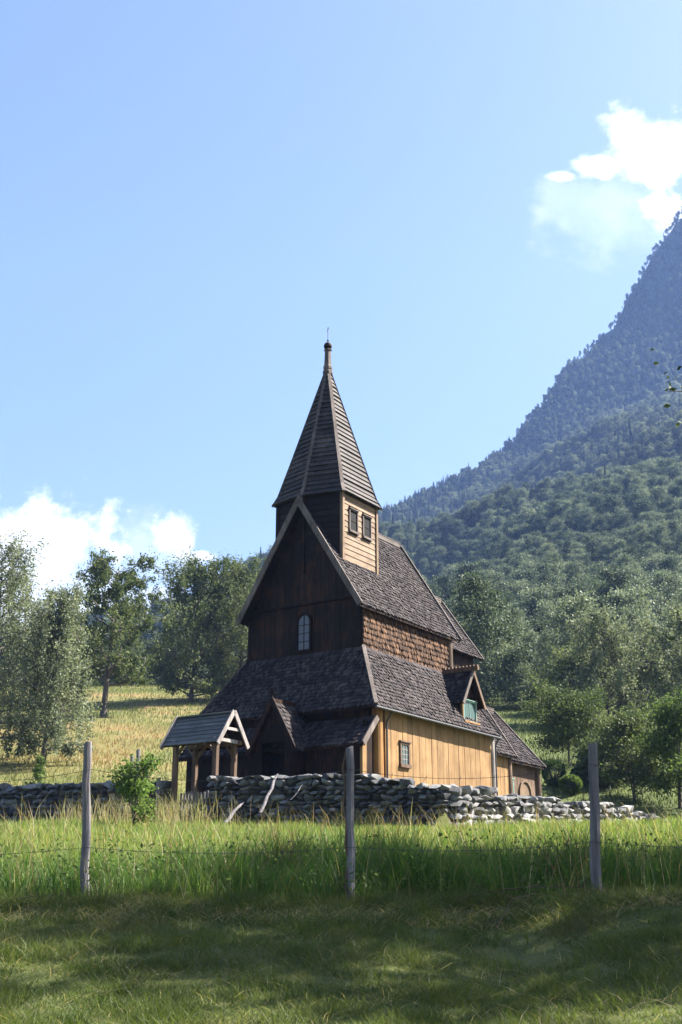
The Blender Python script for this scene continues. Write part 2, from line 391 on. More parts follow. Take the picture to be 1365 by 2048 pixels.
tag(g, 'grassy slope rising from the foreground to the wooded mountain', None, None, 'structure')

# ------------------------------------------------------------------ the stave church
church = empty('stave_church', CH, math.atan2(AX[1], AX[0]),
               'dark tarred wooden stave church with shingled roofs and hexagonal spire', 'church')
L, W = 8.776, 7.6
He, ins, Hd = 3.387, 1.295, 5.63
ju, Hr, Hz, xg0, xg1 = 1.177, 7.065, 11.251, .872, 8.048
YC = W / 2
def shingles(name, parent, P, U, Vv, wfn, rows, ex, sw, thick=.03, mat='shingle', tip=.05, seed=0, jit=.25):
    """courses of pointed shingles laid up a slope; P eave origin, U along, V up the slope, wfn(v) -> (u0, u1)"""
    rg = random.Random(seed); P = Vector(P); U = Vector(U).normalized(); Vv = Vector(Vv).normalized(); N = U.cross(Vv).normalized()
    vs, fs, tint = [], [], []
    def pt(u, v, n): return tuple(P + U * u + Vv * v + N * n)
    for r in range(rows):
        v0 = r * ex; a, b = wfn(v0 + ex * .5)
        if b - a < .05: continue
        u = a - (sw * .5 if r % 2 else 0) + rg.uniform(-.02, .02)
        while u < b - .01:
            wd = sw * rg.uniform(.8, 1.2); l, rr = max(u, a) + .004, min(u + wd, b) - .004; u += wd
            if rr - l < .02: continue
            vb = v0 + rg.uniform(-jit, jit) * ex * .35; vt = v0 + ex * 1.55; t = thick * rg.uniform(.9, 1.9); tp = tip * rg.uniform(.6, 1.3)
            k = len(vs); mid = (l + rr) / 2 + rg.uniform(-.1, .1) * (rr - l)
            vs += [pt(l, vt, .003), pt(l, vb, t), pt(mid, vb - tp, t), pt(rr, vb, t), pt(rr, vt, .003),
                   pt(l, vb, 0), pt(mid, vb - tp, 0), pt(rr, vb, 0)]
            fs += [(k, k + 1, k + 2, k + 3, k + 4), (k + 1, k + 5, k + 6, k + 2), (k + 2, k + 6, k + 7, k + 3), (k, k + 5, k + 1), (k + 4, k + 3, k + 7)]
            tint += [rg.random()] * 8
    me = bpy.data.meshes.new(name); me.from_pydata(vs, [], fs); me.materials.append(M[mat])
    at = me.color_attributes.new('tint', 'FLOAT_COLOR', 'POINT')
    at.data.foreach_set('color', np.repeat(np.array(tint, np.float32), 4))
    o = link(bpy.data.objects.new(name, me), parent); o['kind'] = 'stuff'; return o
def slope(name, parent, e0, e1, t1, t0, ex=.16, sw=.10, mat='shingle', deck='tar', seed=0, thick=.04, tip=.06):
    """one roof plane: deck slab + courses; e0,e1 eave corners (left to right seen from outside), t1,t0 top corners"""
    e0, e1, t1, t0 = map(Vector, (e0, e1, t1, t0)); U = (e1 - e0).normalized()
    up = (t0 - e0) - U * (t0 - e0).dot(U); Lv = up.length; Vv = up.normalized(); N = U.cross(Vv)
    d = part(name, M[deck], parent, lambda m: m.slab([e0, e1, t1, t0], N, .07))
    a1 = (t0 - e0).dot(U); b0 = (e1 - e0).dot(U); b1 = (t1 - e0).dot(U)
    wf = lambda v: (a1 * min(1, v / Lv), b0 + (b1 - b0) * min(1, v / Lv))
    rows = int(Lv / ex) + 1; ex = Lv / rows * .985
    shingles('shingles', d, e0, U, Vv, wf, rows, ex, sw, seed=seed, mat=mat, thick=thick, tip=tip)
    return d
def board(name, parent, a, b, w_, h_, mat='trim', up=(0, 0, 1), bevel=.006):
    return part(name, M[mat], parent, lambda m: m.beam(a, b, w_, h_, up), bevel=bevel)
def crest(parent, a, b, z, y, h=.16, step=.17, mat='trim'):
    """ridge board with a row of small upright teeth"""
    r = part('ridge_crest', M[mat], parent, lambda m: (m.box(a, b, y - .05, y + .05, z - .06, z + h * .55), m.box(a, b, y - .04, y + .04, z + h * .85, z + h), [m.box(x, x + step * .5, y - .035, y + .035, z + h * .55, z + h * .85) for x in np.arange(a, b - step * .4, step)]))
    return r
# --- nave, low outer walls
WS, WW = .30, .37                                  # inset of the south and west outer walls behind the eaves
zb = .1
nave = part('nave_wall', M['tar'], church, lambda m: m.box(WW + .06, L - .2, WS + .06, W - WS, zb, He + .25))
x = .98; k = 0
rg = random.Random(3)
while x < 8.58:
    wd = rg.uniform(.30, .46); x1 = min(x + wd, 8.6)
    dy = rg.uniform(0, .012)
    part('plank', M['pine'], nave, lambda m: m.box(x + .005, x1 - .005, WS - .03 - dy, WS + .045, zb, He + .1), bevel=.008)
    x = x1
y = .5
while y < W - .4:
    wd = rg.uniform(.28, .42); y1 = min(y + wd, W - .35)
    part('plank', M['tar'], nave, lambda m: m.box(WW - .03, WW + .045, y + .005, y1 - .005, zb, He + .1), bevel=.006)
    y = y1
def column(xx, yy, r, z0, z1, mat='column'):
    return part('corner_post', M[mat], church, lambda m: m.lathe((xx, yy, 0), [(r * 1.25, z0), (r * 1.25, z0 + .25), (r * 1.05, z0 + .4), (r, (z0 + z1) / 2), (r * .96, z1)], 16), smooth=False)
column(.62, .36, .21, zb, He + .1)
column(8.72, .33, .13, zb, He + .0, 'grey')
column(.45, W - .4, .2, zb, He + .1, 'brown')
# gutter and downpipe
part('gutter', M['zinc'], church, lambda m: m.tube([(-.05, -.05, He - .075), (L + .05, -.05, He - .10)], .045, 8))
part('downpipe', M['zinc'], church, lambda m: m.tube([(.98, -.02, He - .1), (.98, .12, He - .3), (.98, .2, He - .42), (.98, .2, zb)], .035, 8))
part('downpipe', M['zinc'], church, lambda m: m.tube([(8.7, -.02, He - .12), (8.7, .1, He - .3), (8.68, .14, He - .42), (8.68, .14, zb)], .03, 8))
# south window
def window(parent, x0, x1, y, z0, z1, nx_, nz_, frame='brown', fw_=.07, sash='grey', pane='glass'):
    wdw = part('window', M[frame], parent, lambda m: (m.box(x0 - fw_, x0, y - .05, y + .05, z0 - fw_, z1 + fw_), m.box(x1, x1 + fw_, y - .05, y + .05, z0 - fw_, z1 + fw_), m.box(x0, x1, y - .05, y + .05, z1, z1 + fw_), m.box(x0 - fw_ * 1.4, x1 + fw_ * 1.4, y - .09, y + .05, z0 - fw_ * 1.6, z0 - .002), m.box(x0 - fw_ * 1.5, x1 + fw_ * 1.5, y - .09, y + .05, z1 + fw_ + .002, z1 + fw_ * 1.7)))
    cw, ch = (x1 - x0) / nx_, (z1 - z0) / nz_
    for i in range(nx_):
        for j in range(nz_):
            part('pane', M[pane], wdw, lambda m: m.box(x0 + i * cw + .006, x0 + (i + 1) * cw - .006, y - .012, y - .004, z0 + j * ch + .006, z0 + (j + 1) * ch - .006))
    part('glazing_bars', M[sash], wdw, lambda m: ([m.box(x0 + i * cw - .012, x0 + i * cw + .012, y - .028, y + .0, z0, z1) for i in range(nx_ + 1)], [m.box(x0, x1, y - .024, y - .002, z0 + j * ch - .012, z0 + j * ch + .012) for j in range(nz_ + 1)]))
    return wdw
window(church, 1.93, 2.4, WS - .035, 1.72, 2.36, 3, 4)
# --- low roof, hipped round the nave
rS = slope('roof_slope', church, (0, 0, He), (L, 0, He), (L - 1.25, ins, Hd), (ins, ins, Hd), seed=1)
rW = slope('roof_slope', church, (0, W, He), (0, 0, He), (ins, ins, Hd), (ins, W - ins, Hd), seed=2)
slope('roof_slope', church, (L, 0, He), (L, W, He), (L - 1.25, W - ins, Hd), (L - 1.25, ins, Hd), seed=3, ex=.3, sw=.25)
slope('roof_slope', church, (L, W, He), (0, W, He), (ins, W - ins, Hd), (L - 1.25, W - ins, Hd), seed=4, ex=.3, sw=.25)
board('hip_board', church, (-.03, -.03, He + .03), (ins - .02, ins - .02, Hd + .05), .13, .07, 'trim')
board('hip_board', church, (L + .03, -.03, He + .03), (L - 1.25, ins - .02, Hd + .05), .13, .07, 'trim')
board('hip_board', church, (-.03, W + .03, He + .03), (ins - .02, W - ins + .02, Hd + .05), .13, .07, 'trim')
board('eave_board', church, (-.02, -.005, He - .045), (L + .02, -.005, He - .045), .03, .1, 'tar')
board('eave_board', church, (-.005, .03, He - .05), (-.005, W, He - .05), .03, .1, 'tar')
# --- raised nave
UX0, UX1, UY0, UY1 = ins + .08, L - 1.3, ins + .09, W - ins - .09
roof_z = lambda y: Hr + (y - ju) * (Hz - Hr) / (YC - ju)
def upper(m):
    m.poly([(UX0, UY0, Hd - .25), (UX1, UY0, Hd - .25), (UX1, UY0, Hr + .1), (UX0, UY0, Hr + .1)])
    m.poly([(UX0, UY1, Hd - .25), (UX1, UY1, Hd - .25), (UX1, UY1, Hr + .1), (UX0, UY1, Hr + .1)])
    for xx in (UX0, UX1):
        m.poly([(xx, UY0, Hd - .25), (xx, UY1, Hd - .25), (xx, UY1, Hr + .1), (xx, YC, Hz - .15), (xx, UY0, Hr + .1)])
up = part('clerestory_wall', M['tar'], church, upper)
shingles('shingles', up, (UX0 - .02, UY0 - .01, Hd + .0), (1, 0, 0), (0, 0, 1), lambda v: (0, UX1 - UX0 + .04), 8, .2, .105, thick=.045, mat='wallshingle', tip=.07, seed=11)
yy = UY0 + .02
while yy < UY1 - .03:
    y1 = min(yy + rg.uniform(.22, .34), UY1 - .02)
    part('plank', M['tar'], up, lambda m: m.box(UX0 - .05 - rg.uniform(0, .012), UX0 - .004, yy + .004, y1 - .004, Hd - .1, 7.5), bevel=.006); yy = y1
yy = UY0 + .05; k = 0                                # gable boarding above the tie line
while yy < UY1 - .05:
    wd = rg.uniform(.26, .36); y1 = min(yy + wd, UY1 - .03)
    zt = lambda q: min(roof_z(q) if q <= YC else roof_z(W - q), Hz) - .12
    za = 7.52
    if min(zt(yy), zt(y1)) > za + .05:
        mid = [(UX0 - .05, YC, zt(YC))] if yy < YC < y1 else []
        part('plank', M['tar'], up, lambda m: m.slab([(UX0 - .05, yy + .004, za), (UX0 - .05, y1 - .004, za), (UX0 - .05, y1 - .004, zt(y1))] + mid + [(UX0 - .05, yy + .004, zt(yy))], (-1, 0, 0), .045))
    yy = y1
board('tie_board', church, (UX0 - .1, 1.5, 7.47), (UX0 - .1, W - 1.5, 7.47), .09, .1, 'tar', bevel=.01)
column(UX1 + .02, UY0 - .02, .15, Hd - .6, Hr + .1, 'brown')
column(UX0 + .0, UY1 + .02, .1, Hd - .3, Hr + .1, 'tar')
# arched west window
def arch(y0, y1, z0, z1, n=10):
    r = (y1 - y0) / 2; c = (y0 + y1) / 2
    return [(y0, z0), (y1, z0)] + [(c + r * math.cos(t), z1 - r + r * math.sin(t)) for t in np.linspace(0, math.pi, n)]
wy0, wy1, wz0, wz1 = 3.5, 4.0, 5.82, 7.06
aw = part('arched_window', M['tar'], church, lambda m: [m.beam((UX0 - .1, *p), (UX0 - .1, *q), .07, .14, (1, 0, 0)) for p, q in zip(arch(wy0 - .04, wy1 + .04, wz0 - .04, wz1 + .04), arch(wy0 - .04, wy1 + .04, wz0 - .04, wz1 + .04)[1:] + [arch(wy0 - .04, wy1 + .04, wz0 - .04, wz1 + .04)[0]])])
part('pane', M['glass_w'], aw, lambda m: m.slab([(UX0 - .115, *p) for p in arch(wy0, wy1, wz0, wz1)], (-1, 0, 0), .02))
part('glazing_bars', M['tar'], aw, lambda m: ([m.beam((UX0 - .125, wy0 + .01, z_), (UX0 - .125, wy1 - .01, z_), .02, .02) for z_ in (6.1, 6.4, 6.7)], m.beam((UX0 - .125, (wy0 + wy1) / 2, wz0), (UX0 - .125, (wy0 + wy1) / 2, wz1), .02, .02, (1, 0, 0))))
# --- main roof
mS = slope('roof_slope', church, (xg0, ju, Hr), (xg1, ju, Hr), (xg1, YC, Hz), (xg0, YC, Hz), seed=5)
mN = slope('roof_slope', church, (xg1, W - ju, Hr), (xg0, W - ju, Hr), (xg0, YC, Hz), (xg1, YC, Hz), seed=6, ex=.3, sw=.25)
for xx, mt in ((xg0, 'trim'), (xg1, 'trim')):
    for s in (-1, 1):
        board('barge_board', church, (xx, YC + s * (YC - ju + .04), Hr - .03), (xx, YC - s * .02, Hz + .06), .06, .22, mt)
board('eave_board', church, (xg0, ju - .005, Hr - .06), (xg1, ju - .005, Hr - .06), .03, .1, 'tar')
crest(church, 4.1, xg1 + .03, Hz + .06, YC)
crest(church, xg0 - .02, 1.1, Hz + .06, YC)
# --- ridge turret
TX = 2.746; s_, r_, h_ = 2.28, 1.50, 1.44
def hexa_(k, z): return [(TX + s_ / 2 * k, YC - h_ * k, z), (TX + r_ * k, YC, z), (TX + s_ / 2 * k, YC + h_ * k, z), (TX - s_ / 2 * k, YC + h_ * k, z), (TX - r_ * k, YC, z), (TX - s_ / 2 * k, YC - h_ * k, z)]
TZ0, TZ1 = 8.3, 11.75
def prism(m, k, z0, z1, k1=None):
    a, b = hexa_(k, z0), hexa_(k if k1 is None else k1, z1)
    m.poly(a[::-1]); m.poly(b)
    for i in range(6): j = (i + 1) % 6; m.poly([a[i], a[j], b[j], b[i]])
turret = part('turret', M['tar'], church, lambda m: prism(m, .97, TZ0, TZ1))
hb = hexa_(1.0, 0)
zz = 8.75; k = 0
wins = [(2.05, 2.52), (2.96, 3.43)]; wz = (10.2, 10.96)
while zz < 11.55:                                   # lying boards of the south face, cut round the two windows
    h1 = min(zz + rg.uniform(.19, .25), 11.6)
    segs = [(TX - s_ / 2 + .06, TX + s_ / 2 - .06)]
    for (a, b) in wins:
        if zz < wz[1] + .05 and h1 > wz[0] - .05:
            segs = [q for (p0, p1) in segs for q in ((p0, min(p1, a - .05)), (max(p0, b + .05), p1)) if q[1] - q[0] > .04] if any(p0 < a < p1 for p0, p1 in segs) else segs
    for (a, b) in segs:
        part('board', M['pine_h'], turret, lambda m: m.hexa([(a, YC - h_ - .03, zz + .004), (b, YC - h_ - .03, zz + .004), (b, YC - h_ + .03, zz + .004), (a, YC - h_ + .03, zz + .004), (a, YC - h_ - .01, h1), (b, YC - h_ - .01, h1), (b, YC - h_ + .03, h1), (a, YC - h_ + .03, h1)]))
    zz = h1
for (a, b) in wins:
    window(turret, a, b, YC - h_ - .02, wz[0], wz[1], 1, 2, 'trim', .05, 'tar', 'glass_d')
for i in (0, 5):
    part('corner_board', M['tan'], turret, lambda m: m.box(hb[i][0] - .07, hb[i][0] + .07, hb[i][1] - .07, hb[i][1] + .06, 8.6, 11.6), bevel=.01)
for i in (3, 4):
    part('corner_board', M['tar'], turret, lambda m: m.box(hb[i][0] - .07, hb[i][0] + .07, hb[i][1] - .07, hb[i][1] + .07, 8.6, 11.6), bevel=.01)
for fa, fb in ((4, 5), (3, 4)):
    a, b = Vector(hb[fa]), Vector(hb[fb]); zz = 9.0; n = (b - a).cross(Vector((0, 0, 1))).normalized()
    while zz < 11.5:
        h1 = zz + .24
        part('board', M['tar_h'], turret, lambda m: m.slab([a + Vector((0, 0, zz)) + n * .03, b + Vector((0, 0, zz)) + n * .03, b + Vector((0, 0, h1 - .01)) + n * .01, a + Vector((0, 0, h1 - .01)) + n * .01], n, .03))
        zz = h1
# --- spire
s_, r_, h_ = 2.425, 1.586, 1.516
SZ0, SZ1 = 11.50, 17.2
def ring(t):
    """spire corner ring at height fraction t, slightly bell-cast at the foot"""
    k = (1 - t) * .965 + .03 + .055 * max(0, 1 - t / .1) ** 2
    return [Vector(p) for p in hexa_(k, SZ0 + (SZ1 - SZ0) * t)]
spire = part('spire', M['tar'], church, lambda m: prism(m, .98, SZ0 + .02, SZ1, .03))
NR = 27
for fi, (ia, ib) in enumerate(((5, 0), (4, 5), (3, 4), (0, 1), (1, 2), (2, 3))):
    for r in range(NR):
        t0, t1 = r / NR * .97, (r + 1.25) / NR * .97
        A, B = ring(t0), ring(t1); n = (A[ib] - A[ia]).cross(B[ia] - A[ia]).normalized()
        if n.dot(A[ia] - Vector((TX, YC, A[ia].z))) < 0: n = -n
        th = .075 * rg.uniform(.8, 1.25); sag = Vector((0, 0, rg.uniform(-.018, .018)))
        m = MB(); m.hexa([A[ia] + sag, A[ib] + sag * .3, A[ib] + n * th + sag * .3, A[ia] + n * th + sag, B[ia], B[ib], B[ib] + n * .012, B[ia] + n * .012])
        m.build('board', M['spireboard'] if 'spireboard' in M else M.setdefault('spireboard', wood('spire_boards', (.01, .0085, .009), (.034, .029, .029), (.105, .088, .086), axis='X', var=.3)), spire)
for i in range(6):
    pts = [ring(t)[i] for t in (0, .06, .3, .6, .985)]
    c = Vector((TX, YC, 0))
    def hipb(m):
        for p, q in zip(pts, pts[1:]):
            o = Vector((p.x - TX, p.y - YC, 0)).normalized() * .03
            m.beam(p + o, q + o, .13, .07, (p - Vector((TX, YC, p.z))).normalized())
    part('hip_board', M['trim'], spire, hipb)
part('neck', M['trim'], spire, lambda m: m.lathe((TX, YC, SZ1 - .12), [(.2, -.02), (.2, .1), (.16, .14), (.18, .2), (.18, .3), (.145, .36), (.12, 1.0), (.17, 1.02), (.12, 1.06)], 8))
part('ball', M['tar'], spire, lambda m: m.lathe((TX, YC, SZ1 + 1.08), [(.02, -.17)] + [(.165 * math.cos(a), .17 * math.sin(a)) for a in np.linspace(-1.35, 1.35, 9)] + [(.02, .175)], 14), smooth=True)
cr = part('cross', M['iron'], spire, lambda m: (m.tube([(TX, YC, SZ1 + 1.2), (TX, YC, SZ1 + 1.92)], .014, 6), m.lathe((TX, YC, SZ1 + 1.33), [(.01, -.05), (.05, 0), (.01, .06)], 8), m.beam((TX - .1, YC - .1, SZ1 + 1.83), (TX + .1, YC + .1, SZ1 + 1.83), .02, .02)))
# --- dormer on the south slope
DX, DW, DY, DA, DE = 6.78, .84, -.02, 5.52, 4.28
dorm = part('dormer', M['tar'], church, lambda m: (m.box(DX - .55, DX - .47, .22, 1.2, 3.6, 4.75), m.box(DX + .47, DX + .55, .22, 1.2, 3.6, 4.75), m.poly([(DX - .5, .26, 3.65), (DX + .5, .26, 3.65), (DX + .5, .26, 4.7), (DX, .26, 5.4), (DX - .5, .26, 4.7)])))
for s in (-1, 1):
    e0, e1 = (DX - DW, 1.15, DE), (DX - DW, DY, DE)
    t0, t1 = (DX, 1.4, DA), (DX, DY, DA)
    if s < 0: slope('roof_slope', dorm, (DX - DW, .85, DE), e1, t1, (DX, 1.35, DA), ex=.17, sw=.11, seed=21)
    else: slope('roof_slope', dorm, (DX + DW, DY, DE), (DX + DW, .85, DE), (DX, 1.35, DA), t1, ex=.17, sw=.11, seed=22)
    board('barge_board', dorm, (DX + s * (DW + .03), DY - .01, DE - .05), (DX, DY - .01, DA + .03), .05, .14, 'brown' if s > 0 else 'trim')
    part('post', M['pine'], dorm, lambda m: m.box(DX + s * .52 - .05, DX + s * .52 + .05, .16, .26, 3.62, 4.55), bevel=.01)
part('ridge_crest', M['brown'], dorm, lambda m: (m.beam((DX, DY - .22, DA + .12), (DX, 1.25, DA + .1), .12, .16), [m.box(DX - .05, DX + .05, yy, yy + .07, DA + .18, DA + .25) for yy in np.arange(DY - .2, 1.2, .15)]))
dw = window(dorm, DX - .46, DX + .46, .2, 3.7, 4.4, 2, 1, 'tealpaint', .04, 'tealpaint')
board('sill', dorm, (DX - .6, .12, 3.64), (DX + .6, .12, 3.64), .12, .06, 'column')
# --- west gallery roof and porch
GE, GT = (-.58, 2.12), (.3, 3.04)
slope('roof_slope', church, (GE[0], 7.75, GE[1]), (GE[0], .12, GE[1]), (GT[0], .12, GT[1]), (GT[0], 7.75, GT[1]), seed=31, ex=.2, sw=.13)
board('barge_board', church, (GE[0] - .03, .09, GE[1] - .02), (GT[0] - .05, .09, GT[1] - .02), .06, .2, 'trim')
board('eave_board', church, (GE[0], .12, GE[1] - .06), (GE[0], 7.75, GE[1] - .06), .03, .09, 'tar')
gw = part('gallery_wall', M['tar'], church, lambda m: (m.box(-.38, -.32, .35, 2.45, zb, 2.3), m.box(-.38, -.32, 4.1, 7.5, zb, 2.3)))
for (a, b) in ((.35, 2.45), (4.1, 7.5)):
    yy = a
    while yy < b - .05:
        y1 = min(yy + rg.uniform(.24, .34), b); part('plank', M['tar'], gw, lambda m: m.box(-.41, -.38, yy + .004, y1 - .004, zb, 2.25)); yy = y1
part('end_post', M['pine'], gw, lambda m: m.box(-.46, -.2, .22, .32, zb, 2.17), bevel=.01)
part('end_panel', M['tar'], gw, lambda m: m.box(-.1, .4, .36, .42, zb, 2.9))
PXW, PYC, PH, PA, PE = -1.15, 3.28, .92, 3.62, 2.02
porch = part('porch', M['tar'], church, lambda m: (m.box(PXW + .1, PXW + .18, PYC - .72, PYC - .45, zb, 2.4), m.box(PXW + .1, PXW + .18, PYC + .45, PYC + .72, zb, 2.4), m.poly([(PXW + .12, PYC - .72, 2.3), (PXW + .12, PYC + .72, 2.3), (PXW + .12, PYC, 3.5)]), m.box(PXW + .15, -.3, PYC - .72, PYC - .66, zb, 2.35), m.box(PXW + .15, -.3, PYC + .66, PYC + .72, zb, 2.35), m.box(-.36, -.3, PYC - .7, PYC + .7, zb, 2.4)))
slope('roof_slope', porch, (PXW, PYC - PH, PE), (.1, PYC - PH, PE), (.55, PYC, PA), (PXW, PYC, PA), ex=.18, sw=.12, seed=33)
slope('roof_slope', porch, (.1, PYC + PH, PE), (PXW, PYC + PH, PE), (PXW, PYC, PA), (.55, PYC, PA), ex=.18, sw=.12, seed=34)
for s in (-1, 1):
    board('barge_board', porch, (PXW - .02, PYC + s * (PH + .05), PE - .06), (PXW - .02, PYC, PA + .06), .06, .17, 'tar')
part('finial', M['tar'], porch, lambda m: (m.beam((PXW, PYC, PA - .1), (PXW, PYC, PA + .42), .07, .05, (1, 0, 0)), m.beam((PXW, PYC - .12, PA + .3), (PXW, PYC + .12, PA + .3), .05, .05)))
part('ridge_board', M['tar'], porch, lambda m: m.beam((PXW - .05, PYC, PA + .05), (.3, PYC, PA + .05), .1, .12))
# --- chancel
chan = part('chancel', M['tar'], church, lambda m: (m.box(7.4, 11.15, 2.2, 5.4, 3.0, 7.2), m.poly([(11.15, 2.2, 7.2), (11.15, 5.4, 7.2), (11.15, YC, 9.45)]), m.box(8.6, 11.8, 1.2, 6.4, zb, 3.2)))
slope('roof_slope', chan, (7.3, 1.93, 6.97), (11.4, 1.93, 6.97), (11.4, YC, 9.62), (7.3, YC, 9.62), seed=41)
slope('roof_slope', chan, (11.4, 5.67, 6.97), (7.3, 5.67, 6.97), (7.3, YC, 9.62), (11.4, YC, 9.62), seed=42, ex=.3, sw=.25)
for s in (-1, 1): board('barge_board', chan, (11.42, YC + s * 1.9, 6.93), (11.42, YC, 9.68), .06, .18, 'trim')
crest(chan, 7.5, 11.4, 9.68, YC)
slope('roof_slope', chan, (8.3, .9, 2.99), (12.0, .9, 2.99), (12.0, 2.25, 5.05), (8.3, 2.25, 5.05), seed=43)
slope('roof_slope', chan, (12.0, 6.7, 2.99), (8.3, 6.7, 2.99), (8.3, 5.35, 5.05), (12.0, 5.35, 5.05), seed=44, ex=.3, sw=.25)
board('barge_board', chan, (12.02, .85, 2.93), (12.02, 2.25, 5.1), .06, .16, 'trim')
board('eave_board', chan, (8.6, .89, 2.94), (12, .89, 2.94), .03, .1, 'tar')
x = 8.85
while x < 11.75:
    x1 = min(x + rg.uniform(.3, .42), 11.8); part('plank', M['pine'], chan, lambda m: m.box(x + .005, x1 - .005, 1.14, 1.2, zb, 3.0), bevel=.008); x = x1
column(11.9, 1.17, .13, zb, 2.95, 'brown')
aps = part('sanctuary', M['tar'], church, lambda m: (m.box(11.8, 15.8, 1.85, 5.75, zb, 3.1), m.poly([(15.8, 1.85, 3.1), (15.8, 5.75, 3.1), (15.8, YC, 5.3)])))
slope('roof_slope', aps, (11.2, 1.5, 2.98), (16.05, 1.5, 2.98), (16.05, YC, 5.5), (11.2, YC, 5.5), seed=51)
slope('roof_slope', aps, (16.05, 6.1, 2.98), (11.2, 6.1, 2.98), (11.2, YC, 5.5), (16.05, YC, 5.5), seed=52, ex=.3, sw=.25)
for s in (-1, 1): board('barge_board', aps, (16.07, YC + s * 2.36, 2.94), (16.07, YC, 5.56), .06, .16, 'trim')
crest(aps, 12.2, 16.05, 5.56, YC)
board('eave_board', aps, (11.9, 1.49, 2.92), (16.05, 1.49, 2.92), .03, .1, 'tar')
x = 12.05
while x < 15.75:
    x1 = min(x + rg.uniform(.3, .42), 15.8); part('plank', M['brown'], aps, lambda m: m.box(x + .005, x1 - .005, 1.79, 1.85, zb, 2.95), bevel=.008); x = x1
window(aps, 12.75, 13.4, 1.77, 1.3, 2.2, 2, 2, 'tealpaint', .06, 'tealpaint')
def archbow(m):
    c, r = 14.6, .55; P_ = [(c - r, 1.76, zb)] + [(c + r * math.cos(t), 1.76, 1.75 + r * math.sin(t)) for t in np.linspace(math.pi, 0, 9)] + [(c + r, 1.76, zb)]
    for p, q in zip(P_, P_[1:]): m.beam(p, q, .1, .1, (0, 1, 0))
dr = part('door', M['tan'], aps, lambda m: m.slab([(14.1, 1.77, zb), (15.1, 1.77, zb)] + [(14.6 + .5 * math.cos(t), 1.77, 1.75 + .5 * math.sin(t)) for t in np.linspace(0, math.pi, 9)], (0, -1, 0), .04))
part('arch', M['tan'], dr, archbow)
column(15.9, 1.75, .14, zb, 2.95, 'brown'); column(12.2, 1.72, .1, zb, 2.95, 'brown')

# ------------------------------------------------------------------ lychgate
CROT = math.atan2(AX[1], AX[0])
gx, gy = c2w(-3.5, 4.02)
GZ0 = hz(*c2w(-4.7, 4.0)) - .02
lych = empty('lychgate', (gx, gy, GZ0), CROT, 'small roofed wooden gateway with four posts in the stone wall', 'gateway')
dz = CH.z - GZ0                                   # church z -> local z
def lz(z): return z + dz + .09
for (px_, py_, mt) in ((-.5, .78, 'brown'), (-.5, -.82, 'brown'), (.5, .85, 'brown'), (.5, -.72, 'brown')):
    part('post', M['brown'], lych, lambda m: m.box(px_ - .075, px_ + .075, py_ - .075, py_ + .075, -.1, lz(1.98)), bevel=.012)
    part('brace', M['brown'], lych, lambda m: m.beam((px_, py_, lz(1.55)), (px_, py_ * .55, lz(1.93)), .07, .08, (1, 0, 0)))
for px_ in (-.5, .5): board('wall_plate', lych, (px_, -1.0, lz(1.98)), (px_, 1.1, lz(1.98)), .12, .13, 'brown')
for py_ in (-.85, .8): board('tie_beam', lych, (-.62, py_, lz(2.0)), (.62, py_, lz(2.0)), .09, .11, 'grey')
for s in (-1, 1):
    e, t_ = Vector((s * .68, 0, lz(1.88))), Vector((0, 0, lz(2.82))); d = (t_ - e); Ls = d.length; d.normalize()
    n = Vector((0, 1, 0)).cross(d) * (1 if s > 0 else -1)
    if n.z < 0: n = -n
    rf = part('roof_side', M['tar'], lych, lambda m: m.slab([e + Vector((0, -1.02, 0)), e + Vector((0, 1.15, 0)), t_ + Vector((0, 1.15, 0)), t_ + Vector((0, -1.02, 0))], n, .04))
    for r in range(7):
        a, b = e + d * (Ls * r / 7), e + d * (Ls * min((r + 1.3) / 7, 1.0))
        y0, y1 = Vector((0, -1.04, 0)), Vector((0, 1.17, 0))
        part('roof_board', M['slate'], rf, lambda m: m.hexa([a + y0 + n * .005, a + y1 + n * .005, b + y1 + n * .004, b + y0 + n * .004, a + y0 + n * .045, a + y1 + n * .045, b + y1 + n * .014, b + y0 + n * .014]))
    for yy in (-1.08, 1.2):
        board('barge_board', lych, (s * .74, yy, lz(1.82)), (s * .01, yy, lz(2.88)), .05, .15, 'grey')
    board('rafter', lych, (s * .66, -.5, lz(1.84)), (0, -.5, lz(2.76)), .07, .08, 'brown')
board('collar', lych, (-.3, -1.03, lz(2.33)), (.3, -1.03, lz(2.33)), .05, .09, 'grey')
board('ridge_board', lych, (0, -1.1, lz(2.86)), (0, 1.22, lz(2.86)), .16, .05, 'slate')
gate = part('gate', M['post'], lych, lambda m: (m.box(-.3, -.26, -.7, .7, .35, .43), m.box(-.3, -.26, -.7, .7, .85, .93)))
for yy in np.arange(-.66, .67, .13):
    part('pale', M['post'], gate, lambda m: m.box(-.34, -.305, yy - .035, yy + .035, .12, 1.12 + .03 * math.sin(yy * 9)), bevel=.005)

